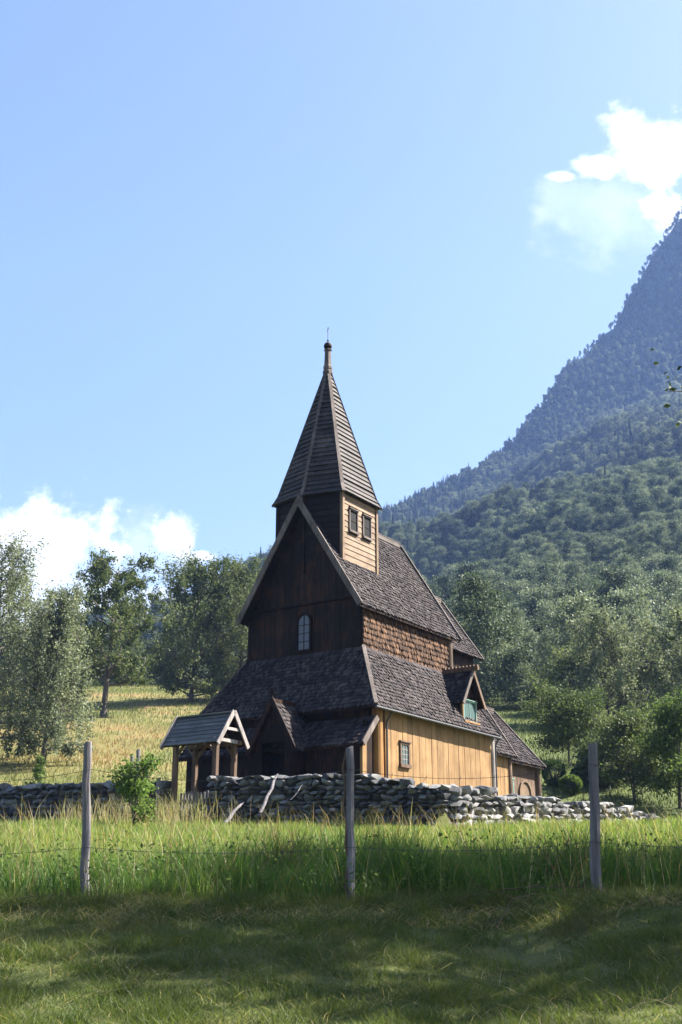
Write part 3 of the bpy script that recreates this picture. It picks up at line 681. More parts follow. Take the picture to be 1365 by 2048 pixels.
# ------------------------------------------------------------------ dry stone walls
def stone_meshes(n, roundness, mat, seed):
    rg_ = random.Random(seed); res = []
    for k in range(n):
        bm = bmesh.new()
        for i in range(22):
            v = Vector((rg_.gauss(0, 1), rg_.gauss(0, 1), rg_.gauss(0, 1))).normalized()
            mx = max(abs(c) for c in v); q = v / mx
            v = v * roundness * 1.15 + q * (1 - roundness)
            bm.verts.new(Vector([max(-1, min(1, c)) * rg_.uniform(.8, 1.05) for c in v]) * .5)
        r = bmesh.ops.convex_hull(bm, input=bm.verts)
        bmesh.ops.delete(bm, geom=[e for e in r['geom_interior'] if isinstance(e, bmesh.types.BMVert)], context='VERTS')
        bmesh.ops.recalc_face_normals(bm, faces=bm.faces)
        me = bpy.data.meshes.new('stone'); bm.to_mesh(me); bm.free(); me.materials.append(mat); me.shade_smooth(); me.set_sharp_from_angle(angle=R(34)); res.append(me)
    return res
SW_, SS_ = stone_meshes(16, .2, M['stone_w'], 1), stone_meshes(16, .42, M['stone_s'], 2)
def stone_wall(label, a, b, top, meshes, lx, lh, thick=.62, seed=0, out=-1, mixm=None):
    """a, b ends in the church frame; top(s) world height of the wall head; stones laid in rough courses"""
    rg_ = random.Random(seed)
    A, B = Vector(c2w(*a)), Vector(c2w(*b)); d = (B - A); Ln = d.length; d.normalize(); nrm = Vector((d.y, -d.x)) * out
    z0 = hz(A.x + nrm.x * .6, A.y + nrm.y * .6)
    root = empty('dry_stone_wall', (A.x, A.y, z0), math.atan2(d.y, d.x), label, 'stone wall', 'dry stone walls round the churchyard'); root['kind'] = 'thing'
    base = lambda s: hz(A.x + d.x * s + nrm.x * .5, A.y + d.y * s + nrm.y * .5) - z0
    loc_n = -1 if out > 0 else 1                    # outward side in local y
    core = MB(); N = max(2, int(Ln / .8))
    for i in range(N):
        s0, s1 = Ln * i / N, Ln * (i + 1) / N
        hw = thick / 2 - .2
        core.hexa([(s0, -hw, base(s0) - .3), (s1, -hw, base(s1) - .3), (s1, hw, base(s1) - .3), (s0, hw, base(s0) - .3),
                   (s0, -hw, top(s0) - z0 - .14), (s1, -hw, top(s1) - z0 - .14), (s1, hw, top(s1) - z0 - .14), (s0, hw, top(s0) - z0 - .14)])
    core.build('core', M['core'], root)
    zc = -.12; n = 0
    levels = [zc]
    while zc < 2.2:
        zc += lh * rg_.uniform(.75, 1.3); levels.append(zc)
    for za, zb_ in zip(levels, levels[1:]):
        s = -rg_.uniform(0, lx * .5)
        while s < Ln:
            l = lx * rg_.uniform(.55, 1.5); sm = s + l / 2; s += l
            if sm < 0 or sm > Ln: continue
            t_ = top(sm) - z0; bz = base(sm); zz = (za + zb_) / 2 + bz
            if zz > t_ - .02 : continue
            h_s = (zb_ - za) * rg_.uniform(1.1, 1.35); w_s = l * rg_.uniform(1.06, 1.18)
            o = bpy.data.objects.new('stone', rg_.choice(mixm if (mixm and rg_.random() < .25) else meshes))
            top_row = zz + h_s > t_ - .02
            o.scale = (w_s, thick * rg_.uniform(.85, 1.0) if not top_row else thick * rg_.uniform(.8, 1.05), h_s * (1.0 if not top_row else rg_.uniform(.7, 1.3)))
            o.location = (sm, loc_n * rg_.uniform(-.02, .06), zz + rg_.uniform(-.02, .02))
            o.rotation_euler = (rg_.uniform(-.08, .08), rg_.uniform(-.12, .12) if not top_row else rg_.uniform(-.3, .3), rg_.choice((0, math.pi)) + rg_.uniform(-.12, .12))
            link(o, root); n += 1
    return root, n
jag = lambda s: .07 * (vnoise(s, 0, .7, 3) - .5) + .10 * (vnoise(s, 0, 2.3, 4) - .5)
# west run, corner to the gateway; west run beyond it; south run
stone_wall('shaded grey dry stone wall between the roofed gateway and the wall corner below the church', (WX, WY), (WX, 3.3), lambda s: float(4.66 + .52 * smooth(.4, 3.6, s) + jag(s)), SW_, .30, .135, seed=3, out=-1)
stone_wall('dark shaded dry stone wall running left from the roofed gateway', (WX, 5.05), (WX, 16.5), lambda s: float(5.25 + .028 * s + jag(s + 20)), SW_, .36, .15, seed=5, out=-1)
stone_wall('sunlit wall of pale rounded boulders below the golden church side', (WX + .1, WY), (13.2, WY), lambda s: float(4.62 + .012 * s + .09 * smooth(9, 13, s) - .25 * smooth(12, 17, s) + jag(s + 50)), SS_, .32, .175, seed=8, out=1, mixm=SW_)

# ------------------------------------------------------------------ fence posts, wires, old wood
def pole(name, base, top, r0, r1, mat, seed, n=9, rings=9, wob=.006, label=None, cat=None, group=None):
    rg_ = random.Random(seed); base, top = Vector(base), Vector(top)
    o = empty(name, base, 0, None, None); bpy.data.objects.remove(o)
    m = MB(); prof = [1 + rg_.uniform(-.14, .14) for _ in range(n)]; d = (top - base)
    for i in range(rings):
        t = i / (rings - 1); c = d * t + Vector((rg_.uniform(-wob, wob), rg_.uniform(-wob, wob), 0)); r = r0 + (r1 - r0) * t
        for k in range(n):
            a = 2 * math.pi * k / n; m.v.append((c.x + r * prof[k] * math.cos(a), c.y + r * prof[k] * math.sin(a), c.z + (rg_.uniform(-.012, .012) + r * .4 * math.cos(a) if i == rings - 1 else 0)))
    for i in range(rings - 1):
        for k in range(n):
            q = (k + 1) % n; m.f.append((i * n + k, i * n + q, (i + 1) * n + q, (i + 1) * n + k))
    m.f.append(tuple(range(n - 1, -1, -1))); m.f.append(tuple((rings - 1) * n + k for k in range(n)))
    o = m.build(name, M[mat]); o.location = base
    return tag(o, label, cat, group)
FY = 10.3
def at(px, py, Y):
    a, e = pix(px, py); return Vector((a * Y, Y, EYE + e * Y))
posts = []
for i, (xb, yb, xt, yt, r, lab) in enumerate(((170, 1800, 175, 1486, .040, 'weathered grey fence post nearest the leafy young bush'),
                                              (703, 1812, 700, 1496, .042, 'weathered grey fence post in front of the dark church porch'),
                                              (1193, 1800, 1187, 1487, .046, 'thick weathered grey fence post in front of the boulder wall'))):
    t_ = at(xt, yt, FY); b_ = at(xb, yb, FY); b_.z = hz(b_.x, FY) - .08
    posts.append((b_, t_)); pole('fence_post', b_, t_, r * 1.02, r * .9, 'post', 30 + i, label=lab, cat='fence post', group='posts of the front wire fence')
b_ = at(695, 1805, FY - .03); b_.z = hz(b_.x, FY); t_ = at(689, 1500, FY + .02)
pole('stick', b_, t_, .014, .009, 'brown', 44, n=6, wob=.02, label='thin bent dark stick leaning on the middle fence post', cat='stick')
def wire(name, frac, label, sag=.10, seed=0):
    pts = [posts[0][0] + (posts[0][0] - posts[1][0])] + [p[0] for p in posts] + [posts[2][0] + (posts[2][0] - posts[1][0])]
    hts = [.0, .0, .0, .0, .0]; P_ = []
    P2 = [Vector((p.x, p.y - .05, p.z + frac - .04 * (i in (0, 4)))) for i, p in enumerate(pts)]
    for a, b in zip(P2, P2[1:]):
        for t in np.linspace(0, 1, 14, endpoint=False): q = a.lerp(b, t); q.z -= sag * 4 * t * (1 - t); P_.append(q)
    P_.append(P2[-1])
    m = MB(); m.tube(P_, .0022, 5)
    for a, b in zip(P_[::2], P_[1::2]):
        q = a.lerp(b, .4); m.tube([q + Vector((-.012, 0, -.018)), q + Vector((.012, 0, .018))], .002, 4)
    o = m.build(name, M['iron']); return tag(o, label, 'wire', 'wires of the front fence')
wire('fence_wire', 1.17, 'thin sagging upper barbed wire strung between the weathered fence posts')
wire('fence_wire', .52, 'thin lower barbed wire strung between the fence posts in the tall grass', .05)
# low old posts left of the gateway, leaning sticks before the wall
for i, (px_, yt, Y, lab) in enumerate(((265, 1512, 35.8, 'short old post left of the tallest stump post'), (278, 1499, 36.2, 'tallest of the old stump posts rising behind the leafy bush'), (294, 1521, 36.6, 'short old post just right of the tallest stump post'),
                                       (318, 1556, 35.5, 'small grey stake at the foot of the gateway'))):
    t_ = at(px_, yt, Y); pole('old_post', (t_.x, t_.y, hz(t_.x, t_.y) - .1), t_, .07, .06, 'post', 60 + i, rings=5, label=lab, cat='old post', group='old posts beside the gateway')
def stick(px0, py0, px1, py1, Y0, Y1, r, lab, mat='post', seed=0, name='stick'):
    a = at(px0, py0, Y0); a.z = max(hz(a.x, a.y), a.z); b = at(px1, py1, Y1)
    pole(name, a - (b - a).normalized() * .1, b, r, r * .75, mat, 80 + seed, n=7, rings=6, wob=.03, label=lab, cat='stick')
stick(455, 1640, 485, 1606, 30.5, 31.0, .055, 'broken grey plank leaning in the grass below the gateway', seed=1, name='leaning_plank')
stick(525, 1620, 556, 1548, 31.3, 32.4, .05, 'long weathered pole leaning against the stone wall', 'post', 2, 'leaning_pole')
stick(600, 1575, 584, 1600, 31.4, 31.2, .016, 'short stick caught against the wall stones', seed=5)
def branch(lab, pts, r, seed):
    rg_ = random.Random(seed); P_ = [Vector((p[0], p[1], hz(p[0], p[1]) + p[2])) for p in pts]; m = MB()
    m.tube(P_, [r * (1 - .8 * i / (len(P_) - 1)) for i in range(len(P_))], 6)
    for p, q in zip(P_[1:], P_[2:]):
        for k in range(2):
            e = p + Vector((rg_.uniform(-.14, .14), rg_.uniform(-.14, .14), rg_.uniform(.0, .07))); m.tube([p, p.lerp(e, .5) + Vector((0, 0, .02)), e], [r * .5, r * .35, r * .1], 5)
    return tag(m.build('dry_branch', M['brown']), lab, 'branch')
branch('long bare dry branch lying on the bank between middle and right posts', [(.95, 10.0, .05), (1.2, 10.05, .10), (1.6, 10.0, .13), (1.95, 9.9, .1), (2.25, 9.95, .04)], .008, 1)
branch('pale dry twig arching over the bank below the long dry branch', [(1.15, 9.1, .02), (1.3, 9.3, .16), (1.5, 9.5, .14), (1.8, 9.6, .08)], .005, 2)
branch('dry straw-coloured twig lying left of the left fence post', [(-2.75, 9.75, .04), (-2.45, 9.7, .07), (-2.1, 9.7, .09)], .007, 3)

# ------------------------------------------------------------------ trees
def leaf_mesh(P, size, seed, aspect=.6, flat=0.0, droop=0.0):
    """leaf-sized quads at points P (n,3)"""
    r_ = np.random.default_rng(seed); n = len(P)
    a = r_.normal(size=(n, 3)); a[:, 2] = a[:, 2] * (1 - flat) - droop
    a /= np.linalg.norm(a, axis=1, keepdims=True)
    b = r_.normal(size=(n, 3)); b -= a * (a * b).sum(1, keepdims=True); b /= np.linalg.norm(b, axis=1, keepdims=True)
    s = size * r_.uniform(.6, 1.35, (n, 1))
    c = np.cross(a, b)
    Vv = np.stack([P - a * s * .5, P + b * s * aspect * .5 + c * s * .08, P + a * s * .5, P - b * s * aspect * .5 + c * s * .08], 1).reshape(-1, 3)
    T = np.arange(4 * n).reshape(n, 4)
    return Vv, T
def grow(seed, h, cw, cb, n_limb=24, n_sec=5, clumps=5, leaves=12, droop=0, sig=.3, shape='round', trunk_r=None, open_=0.0, forks=1, up=.55, sides=6):
    """returns wood MB and leaf points with a tint per leaf; base at origin"""
    rg_ = random.Random(seed); m = MB(); pts = []; tint = []
    tr = trunk_r or h * .017
    for fk in range(forks):
        ang = rg_.uniform(0, 6.28); ln = (rg_.uniform(.03, .07) if forks == 1 else rg_.uniform(.1, .2)) * h
        tp = []
        for i in range(9):
            t = i / 8; tp.append(Vector((math.cos(ang) * ln * t ** 1.3 + rg_.uniform(-1, 1) * .012 * h * t, math.sin(ang) * ln * t ** 1.3 + rg_.uniform(-1, 1) * .012 * h * t, h * .95 * t)))
        m.tube([tp[0] - Vector((0, 0, .3))] + tp, [tr * 1.35] + [tr * (1.25 if i == 0 else 1 - .88 * i / 8) for i in range(9)], sides)
        for i in range(n_limb // forks):
            t = cb + (.97 - cb) * ((i + rg_.random()) / (n_limb // forks)); q = t * 8; k = min(int(q), 7)
            s = tp[k].lerp(tp[k + 1], q - k); tt = (t - cb) / (1 - cb)
            if shape == 'round': env = math.sqrt(max(.05, 1 - ((tt - .42) / .64) ** 2))
            elif shape == 'cone': env = 1.05 - tt
            elif shape == 'tall': env = min(1, .85 + 1.4 * tt) * math.sqrt(max(.04, 1 - max(0, (tt - .35) / .66) ** 2))
            else: env = min(1.0, .75 + tt) * math.sqrt(max(.05, 1 - max(0, (tt - .5) / .52) ** 2))
            env *= cw / 2 * rg_.uniform(.7, 1.25)
            if rg_.random() < open_: continue
            a = i * 2.39996 + rg_.uniform(-.5, .5); el = rg_.uniform(.1, up) + .5 * tt
            d = Vector((math.cos(a) * math.cos(el), math.sin(a) * math.cos(el), math.sin(el)))
            lp = [s, s + d * env * .35 + Vector((0, 0, -.02 * env)), s + d * env * .7 + Vector((rg_.uniform(-.1, .1) * env, rg_.uniform(-.1, .1) * env, .03 * env)), s + d * env + Vector((0, 0, -.05 * env))]
            lr = max(.02, tr * .42 * (1 - .6 * tt)); m.tube(lp, [lr, lr * .75, lr * .5, lr * .18], 5, cap=False)
            ctint = rg_.random()
            for j in range(n_sec):
                f = .35 + .65 * (j + rg_.random()) / n_sec; q2 = f * 3; k2 = min(int(q2), 2); p = lp[k2].lerp(lp[k2 + 1], q2 - k2)
                dd = Vector((rg_.gauss(0, 1), rg_.gauss(0, 1), rg_.gauss(.15, .6))).normalized(); sl = env * rg_.uniform(.18, .45)
                e = p + dd * sl; m.tube([p, p.lerp(e, .5) + Vector((0, 0, .05 * sl)), e], [lr * .35, lr * .25, lr * .1], 4, cap=False)
                for c in range(clumps):
                    f2 = rg_.uniform(.2, 1.05); c0 = p.lerp(e, f2); ct = .55 * ctint + .45 * rg_.random()
                    if droop and rg_.random() < .75:
                        ld = droop * rg_.uniform(.3, 1.0) * min(1, c0.z / (h * .35))
                        for _ in range(leaves):
                            u = rg_.random(); pts.append((c0.x + rg_.gauss(0, sig * .3), c0.y + rg_.gauss(0, sig * .3), max(c0.z - u * ld, h * rg_.uniform(.03, .1)))); tint.append(.7 * ct + .3 * rg_.random())
                    else:
                        for _ in range(leaves):
                            pts.append((c0.x + rg_.gauss(0, sig), c0.y + rg_.gauss(0, sig), c0.z + rg_.gauss(0, sig * .7))); tint.append(.7 * ct + .3 * rg_.random())
    return m, np.array(pts), np.array(tint)
LM = {
    'birch': leafmat('birch_leaves', [(.075, .09, .055), (.145, .165, .105), (.25, .27, .185)], .3),
    'alder': leafmat('dark_leaves', [(.035, .055, .02), (.07, .095, .035), (.13, .15, .06)], .3),
    'mid': leafmat('olive_leaves', [(.05, .07, .03), (.1, .125, .055), (.17, .19, .09)], .3),
    'light': leafmat('light_leaves', [(.045, .075, .022), (.085, .125, .038), (.15, .19, .065)], .4),
    'vivid': leafmat('fresh_leaves', [(.05, .095, .02), (.09, .15, .035), (.16, .21, .06)], .4),
    'hedge': leafmat('box_leaves', [(.025, .05, .018), (.05, .085, .03), (.09, .13, .05)], .2),
}
def tree(name, label, X, Y, h, cw, cb, leaf, seed, group, size=.22, cat='tree', z=None, **kw):
    z = hz(X, Y) if z is None else z
    root = empty(name, (X, Y, z), 0, label, cat, group)
    m, P, tn = grow(seed, h, cw, cb, **kw)
    m.build('trunk', M['bark'], root, smooth=True, fix=False)
    Vv, T = leaf_mesh(P, size, seed)
    tri_mesh('crown', Vv, T, LM[leaf], np.repeat(tn, 4)[:, None] * np.ones((1, 3)), root)
    return root
def px_tree(px, Y, y_top, **kw):
    a, _ = pix(px, 1500); X = a * Y; _, e = pix(px, y_top); z = hz(X, Y)
    return X, Y, EYE + e * Y - z
G1 = 'trees on the hillside left of the church'; G2 = 'trees and shrubs right of the church'
X, Y, h = px_tree(-14, 70, 1088); tree('birch_tree', 'tall weeping birch cut by the left edge of the picture', X, Y, h, 8.0, .08, 'birch', 101, G1, size=.145, n_limb=40, n_sec=6, clumps=7, leaves=22, droop=3.2, sig=.34, shape='tall')
X, Y, h = px_tree(88, 66, 1165); tree('birch_tree', 'weeping birch with long hanging twigs right of the edge birch', X, Y, h, 4.9, .08, 'birch', 102, G1, size=.145, n_limb=36, n_sec=6, clumps=7, leaves=22, droop=3.2, sig=.34, shape='tall')
X, Y, z_ = ground_hit(207, 1434, 60); _, e_ = pix(235, 1120); h = EYE + e_ * Y - z_
tree('broadleaf_tree', 'dark open-crowned tree with bare trunk standing alone in golden grass', X, Y, h, 8.2, .2, 'alder', 103, G1, size=.19, n_limb=36, n_sec=7, clumps=6, leaves=20, sig=.42, open_=.1, trunk_r=.27, up=.4, droop=.7)
X, Y, h = px_tree(378, 101, 1136); tree('broadleaf_tree', 'broad olive-green tree between the lone dark tree and the church', X, Y, h, 10.4, .04, 'mid', 104, G1, size=.2, n_limb=52, n_sec=6, clumps=6, leaves=18, sig=.46, droop=1.6)
X, Y, h = px_tree(476, 103, 1148); tree('broadleaf_tree', 'rounded olive-green tree partly hidden by the church gable', X, Y, h, 9.4, .04, 'mid', 105, G1, size=.2, n_limb=44, n_sec=6, clumps=6, leaves=18, sig=.46, droop=1.4)
X, Y, h = px_tree(82, 56, 1508); tree('spruce_sapling', 'little green sapling at the foot of the weeping birches', X, Y, h, 1.1, .08, 'light', 107, G1, size=.1, n_limb=16, n_sec=4, clumps=4, leaves=8, sig=.09, shape='cone', cat='sapling')
# right of the church
X, Y, h = px_tree(1137, 68, 1415); tree('broadleaf_tree', 'low dark round-crowned tree on the lawn right of the church', X, Y, h, 5.2, .2, 'alder', 111, G2, size=.14, n_limb=30, n_sec=5, clumps=6, leaves=20, sig=.3, forks=2)
for (px_, Yt, yt, cw, lf, sd, lab) in ((1262, 56, 1450, 3.4, 'mid', 112, 'bushy light green tree just right of the right fence post'),
                                       (1350, 54, 1425, 3.8, 'light', 113, 'bushy light green tree at the right edge behind the wall'),
                                       (1222, 84, 1240, 6.4, 'birch', 114, 'tallest grey-green birch above the right fence post'),
                                       (1322, 88, 1290, 7.0, 'birch', 115, 'grey-green birch near the right edge behind the bushy trees'),
                                       (1206, 60, 1510, 2.6, 'mid', 119, 'low ragged bush left of the bushy trees behind the right fence post'),
                                       (1170, 92, 1330, 5.6, 'mid', 116, 'olive tree rising behind the low dark round tree'),
                                       (1052, 112, 1375, 5.2, 'mid', 117, 'small olive tree beyond the roof at the end of the church'),
                                       (1405, 80, 1230, 7.0, 'birch', 118, 'grey-green birch cut by the right edge')):
    X, Y, h = px_tree(px_, Yt, yt)
    tree('birch_tree' if lf == 'birch' else 'broadleaf_tree', lab, X, Y, h, cw, .05, lf, sd, G2, size=.13 if Yt < 60 else .19, n_limb=34, n_sec=6, clumps=6, leaves=17, sig=.3 if Yt < 61 else .38, droop=1.6 if lf == 'birch' else 0, forks=3 if Yt < 61 else 1, open_=.3 if Yt < 61 else .12, up=.9 if Yt < 61 else .55)
def shrub(name, label, X, Y, rx, hgt, leaf, seed, n, size, group, ball=True, z=None):
    r_ = np.random.default_rng(seed); z = hz(X, Y) if z is None else z
    root = empty(name, (X, Y, z), 0, label, 'bush', group)
    d = r_.normal(size=(n, 3)); d /= np.linalg.norm(d, axis=1, keepdims=True); rr = r_.uniform(.75, 1.02, (n, 1)) ** .6
    P = d * rr * np.array([[rx, rx, hgt / 2]]) + np.array([[0, 0, hgt * .5]])
    lump = 1 + .16 * (vnoise(d[:, 0] * 3 + 9, d[:, 1] * 3 + d[:, 2] * 4, .7, seed) - .5)
    P = (P - [0, 0, hgt * .5]) * lump[:, None] + [0, 0, hgt * .5]
    Vv, T = leaf_mesh(P, size, seed); tri_mesh('crown', Vv, T, LM[leaf], np.repeat(r_.random(n), 4)[:, None] * np.ones((1, 3)), root)
    part('trunk', M['bark'], root, lambda m: [m.tube([(0, 0, -.1), (math.cos(a) * rx * .3, math.sin(a) * rx * .3, hgt * .4), (math.cos(a) * rx * .6, math.sin(a) * rx * .6, hgt * .75)], [.05, .035, .012], 5) for a in (0, 1.3, 2.5, 3.8, 5)])
    return root
for (px_, yb, Y, rx, hg, sd, lab) in ((1111, 1592, 60, .6, 1.35, 1, 'clipped dark green bush under the low round tree'), (1143, 1592, 58, .55, .95, 2, 'small round light bush right of the clipped dark bush'), (1178, 1592, 61, .8, 1.0, 3, 'low dark hedge bush behind the right fence post')):
    a, e = pix(px_, yb); shrub('round_bush', lab, a * Y, Y, rx, hg, 'hedge' if sd != 2 else 'light', 140 + sd, 5200, .09, G2, z=hz(a * Y, Y))
a, _ = pix(270, 1600)
tree('young_bush', 'bright green leafy young bush in front of the dark stone wall', a * 30.5, 30.5, 1.55, 1.3, .03, 'vivid', 150, None, size=.085, cat='bush', n_limb=30, n_sec=5, clumps=4, leaves=8, sig=.11, shape='dome', open_=.3, forks=5, trunk_r=.018, up=1.2)
# tall trees just out of frame to the right; they shade the foreground and one reaches into the picture
G3 = 'tall trees beside the viewpoint on the right'
def side_tree(label, Y, intrude, h, cw, cb, seed, zlo=0, zhi=99, leaf='alder', **kw):
    """tree right of the frame, placed so that its outermost twigs reach `intrude` metres inside the view"""
    t_ = tree('broadleaf_tree', label, 0, Y, h, cw, cb, leaf, seed, G3, z=hz(7, Y), **kw)
    cr_ = [c for c in t_.children if c.name.startswith('crown')][0]; q = np.empty(len(cr_.data.vertices) * 3, np.float32); cr_.data.vertices.foreach_get('co', q); q = q.reshape(-1, 3)
    k = (682.5 / F_PX) / (math.cos(PITCH)) * (q[:, 1] + Y)         # half width of the view at each leaf's depth (level ray)
    zz_ = q[:, 2] + t_.location.z - EYE; k = (682.5 / F_PX) * ((q[:, 1] + Y) * math.cos(PITCH) + zz_ * math.sin(PITCH))
    t_.location.x = float(np.percentile(k - q[:, 0], 99.95)) - intrude
    print('side tree', label, t_.location)
    return t_
side_tree('leafy twigs of a near tree hanging in at the right edge', 12.6, .2, 6.4, 5.4, .22, 161, size=.085, n_limb=28, n_sec=6, clumps=5, leaves=14, sig=.24, droop=.8, trunk_r=.18)
side_tree('near tree standing out of view right of the fence line', 10.6, -2.6, 12.5, 6.2, .38, 162, size=.17, open_=.2, n_limb=30, n_sec=6, clumps=5, leaves=12, sig=.28, trunk_r=.2)
side_tree('near tall tree standing out of view farthest right', 14.2, -4.6, 14.5, 7.0, .38, 163, size=.19, open_=.2, n_limb=28, n_sec=5, clumps=5, leaves=12, sig=.3, trunk_r=.25)

# ------------------------------------------------------------------ wooded mountainside: instances of a few trees
fl = {'f1': leafmat('forest_leaves', [(.034, .05, .034), (.095, .12, .08), (.21, .24, .165)], .25, patch=.12, inst=True),
      'f2': leafmat('spruce_needles', [(.015, .03, .018), (.025, .045, .025), (.045, .07, .035)], .1, patch=.12, inst=True)}
proto = bpy.data.collections.new('forest_tree_kinds')
for k in range(5):
    m, P, tn = grow(200 + k, 11 + k * .6, 6.6 + (k % 3) * .9, .08, n_limb=30, n_sec=4, clumps=4, leaves=16, sig=.52, shape=('round', 'tall', 'dome')[k % 3], sides=5)
    Vv, T = leaf_mesh(P, .3, 300 + k, aspect=.75)
    o = tri_mesh('forest_tree', Vv, T, fl['f1'], np.repeat(tn, 4)[:, None] * np.ones((1, 3))); C.objects.unlink(o); proto.objects.link(o)
for k in range(2):
    r_ = np.random.default_rng(220 + k); hS = 15 + 3 * k; n = 1700
    t = r_.random(n) ** .7 * .95; zz = hS * (.06 + .94 * (1 - t) ** 1.0); a = r_.random(n) * 6.283
    layer = .78 + .22 * np.abs(np.sin(zz * 2.3)); rad = t * 2.3 * layer * np.sqrt(r_.uniform(.25, 1, n))
    P = np.stack([rad * np.cos(a), rad * np.sin(a), zz - rad * .25], -1)
    Vv, T = leaf_mesh(P, .55, 330 + k, aspect=.5)
    o = tri_mesh('spruce_tree', Vv, T, fl['f2'], np.repeat(r_.random(n), 4)[:, None] * np.ones((1, 3))); C.objects.unlink(o); proto.objects.link(o)
def forest():
    fx, fy = [], []
    Y = 90.0
    while Y < 1260:
        st = 4.5 + max(0, Y - 300) * .0022
        xa, xb = -.42 * Y, .58 * Y; n = int((xb - xa) / st)
        fx.append(xa + (np.arange(n) + rng.random(n)) * st); fy.append(Y + rng.uniform(-.5, .5, n) * st); Y += st
    X = np.concatenate(fx); Y = np.concatenate(fy); u = X / Y
    Yr = np.interp(u, cu_r, cy_r)
    n2_ = 9000; u2 = rng.uniform(-.1, .5, n2_); Y2 = np.interp(u2, cu_t, cy_t) + rng.random(n2_) * (np.interp(u2, cu_r, cy_r) - np.interp(u2, cu_t, cy_t)); X = np.concatenate([X, u2 * Y2]); Y = np.concatenate([Y, Y2]); u = X / Y; Yr = np.interp(u, cu_r, cy_r)
    lim = np.where(u < .06, 138, np.where((u > .11) & (u < .215), 94, 112))
    keep = (Y < Yr + 25) & (Y > lim) & (vnoise(X, Y, 16, 9) > .12)
    X, Y, u = X[keep], Y[keep], u[keep]; Z = H(X, Y); n = len(X)
    patch = vnoise(X, Y, 70, 10); Yt = np.interp(u, cu_t, cy_t)
    spr = (rng.random(n) < np.where((Y > Yt - 160) & (u < .12), .55, np.where(Y > 420, .05, 0))) | ((patch > .75) & (Y > 420) & (rng.random(n) < .3))
    idx = np.where(spr, rng.integers(5, 7, n), rng.integers(0, 5, n))
    s = rng.uniform(.4, 1.0, n) * (.65 + .5 * vnoise(X, Y, 30, 12)); s *= np.where(Y > Yt, rng.uniform(.3, .7, n), .95)
    me = bpy.data.meshes.new('forest'); me.vertices.add(n); me.vertices.foreach_set('co', np.stack([X, Y, Z - .4], -1).astype(np.float32).ravel())
    for nm, typ, dat in (('kind_index', 'INT', idx), ('tree_scale', 'FLOAT', s), ('turn', 'FLOAT', rng.random(n) * 6.283)):
        at_ = me.attributes.new(nm, typ, 'POINT'); at_.data.foreach_set('value', dat.astype(np.int32 if typ == 'INT' else np.float32))
    o = link(bpy.data.objects.new('forest', me)); tag(o, 'dense mixed woodland covering the mountainside', 'forest', None, 'stuff')
    ng = bpy.data.node_groups.new('plant_forest', 'GeometryNodeTree')
    ng.interface.new_socket('Geometry', in_out='INPUT', socket_type='NodeSocketGeometry'); ng.interface.new_socket('Geometry', in_out='OUTPUT', socket_type='NodeSocketGeometry')
    N = ng.nodes; Lk = ng.links
    gi, go = N.new('NodeGroupInput'), N.new('NodeGroupOutput'); ip = N.new('GeometryNodeInstanceOnPoints')
    ci = N.new('GeometryNodeCollectionInfo'); ci.inputs[0].default_value = proto; ci.inputs['Separate Children'].default_value = True; ci.inputs['Reset Children'].default_value = True
    def na(nm, typ):
        q = N.new('GeometryNodeInputNamedAttribute'); q.data_type = typ; q.inputs[0].default_value = nm; return [s_ for s_ in q.outputs if s_.enabled][0]
    ip.inputs['Pick Instance'].default_value = True
    Lk.new(gi.outputs[0], ip.inputs['Points']); Lk.new(ci.outputs[0], ip.inputs['Instance']); Lk.new(na('kind_index', 'INT'), ip.inputs['Instance Index'])
    cx_ = N.new('ShaderNodeCombineXYZ'); Lk.new(na('turn', 'FLOAT'), cx_.inputs[2])
    er = N.new('FunctionNodeEulerToRotation'); Lk.new(cx_.outputs[0], er.inputs[0]); Lk.new(er.outputs[0], ip.inputs['Rotation'])
    Lk.new(na('tree_scale', 'FLOAT'), ip.inputs['Scale']); Lk.new(ip.outputs[0], go.inputs[0])
    md = o.modifiers.new('plant_forest', 'NODES'); md.node_group = ng
    print('forest trees', n)
forest()

# ------------------------------------------------------------------ grass
def mixc(cols, f):
    cols = np.array(cols); f = np.clip(f, 0, .9999) * (len(cols) - 1); i = f.astype(int); t = (f - i)[:, None]
    return cols[i] * (1 - t) + cols[i + 1] * t
def blades(name, label, X, Y, h, wd, lean, col, seg=2):
    n = len(X); Z = H(X, Y) - .01; r_ = np.random.default_rng(len(X))
    a = r_.random(n) * 6.283; la = r_.random(n) * 6.283; ln = (lean * h * r_.uniform(.2, 1.3, n))
    sx, sy = np.cos(a) * wd / 2, np.sin(a) * wd / 2; dx, dy = np.cos(la) * ln, np.sin(la) * ln
    P0 = np.stack([X, Y, Z], -1); S = np.stack([sx, sy, 0 * sx], -1); D = np.stack([dx, dy, 0 * dx], -1); Uz = np.stack([0 * h, 0 * h, h], -1)
    if seg == 1:
        Vv = np.stack([P0 - S, P0 + S, P0 + D + Uz], 1); T = np.array([[0, 1, 2]]); k = 3
    else:
        Mid = P0 + D * .35 + Uz * .58
        Vv = np.stack([P0 - S, P0 + S, Mid - S * .75, Mid + S * .75, P0 + D + Uz], 1); T = np.array([[0, 1, 3], [0, 3, 2], [2, 3, 4]]); k = 5
    T = (T[None] + (np.arange(n) * k)[:, None, None]).reshape(-1, 3)
    o = tri_mesh(name, Vv.reshape(-1, 3), T, M['grass'], np.repeat(col, k, 0))
    return tag(o, label, 'grass', None, 'stuff')
def field(n, y0, y1, pw=1.6, k=.38, mrg=2.4):
    """points in the view wedge, denser near"""
    t = rng.random(n); e = 1 - pw + 1e-6
    Y = (y0 ** e + t * (y1 ** e - y0 ** e)) ** (1 / e); X = rng.uniform(-1, 1, n) * (k * Y + mrg); return X, Y
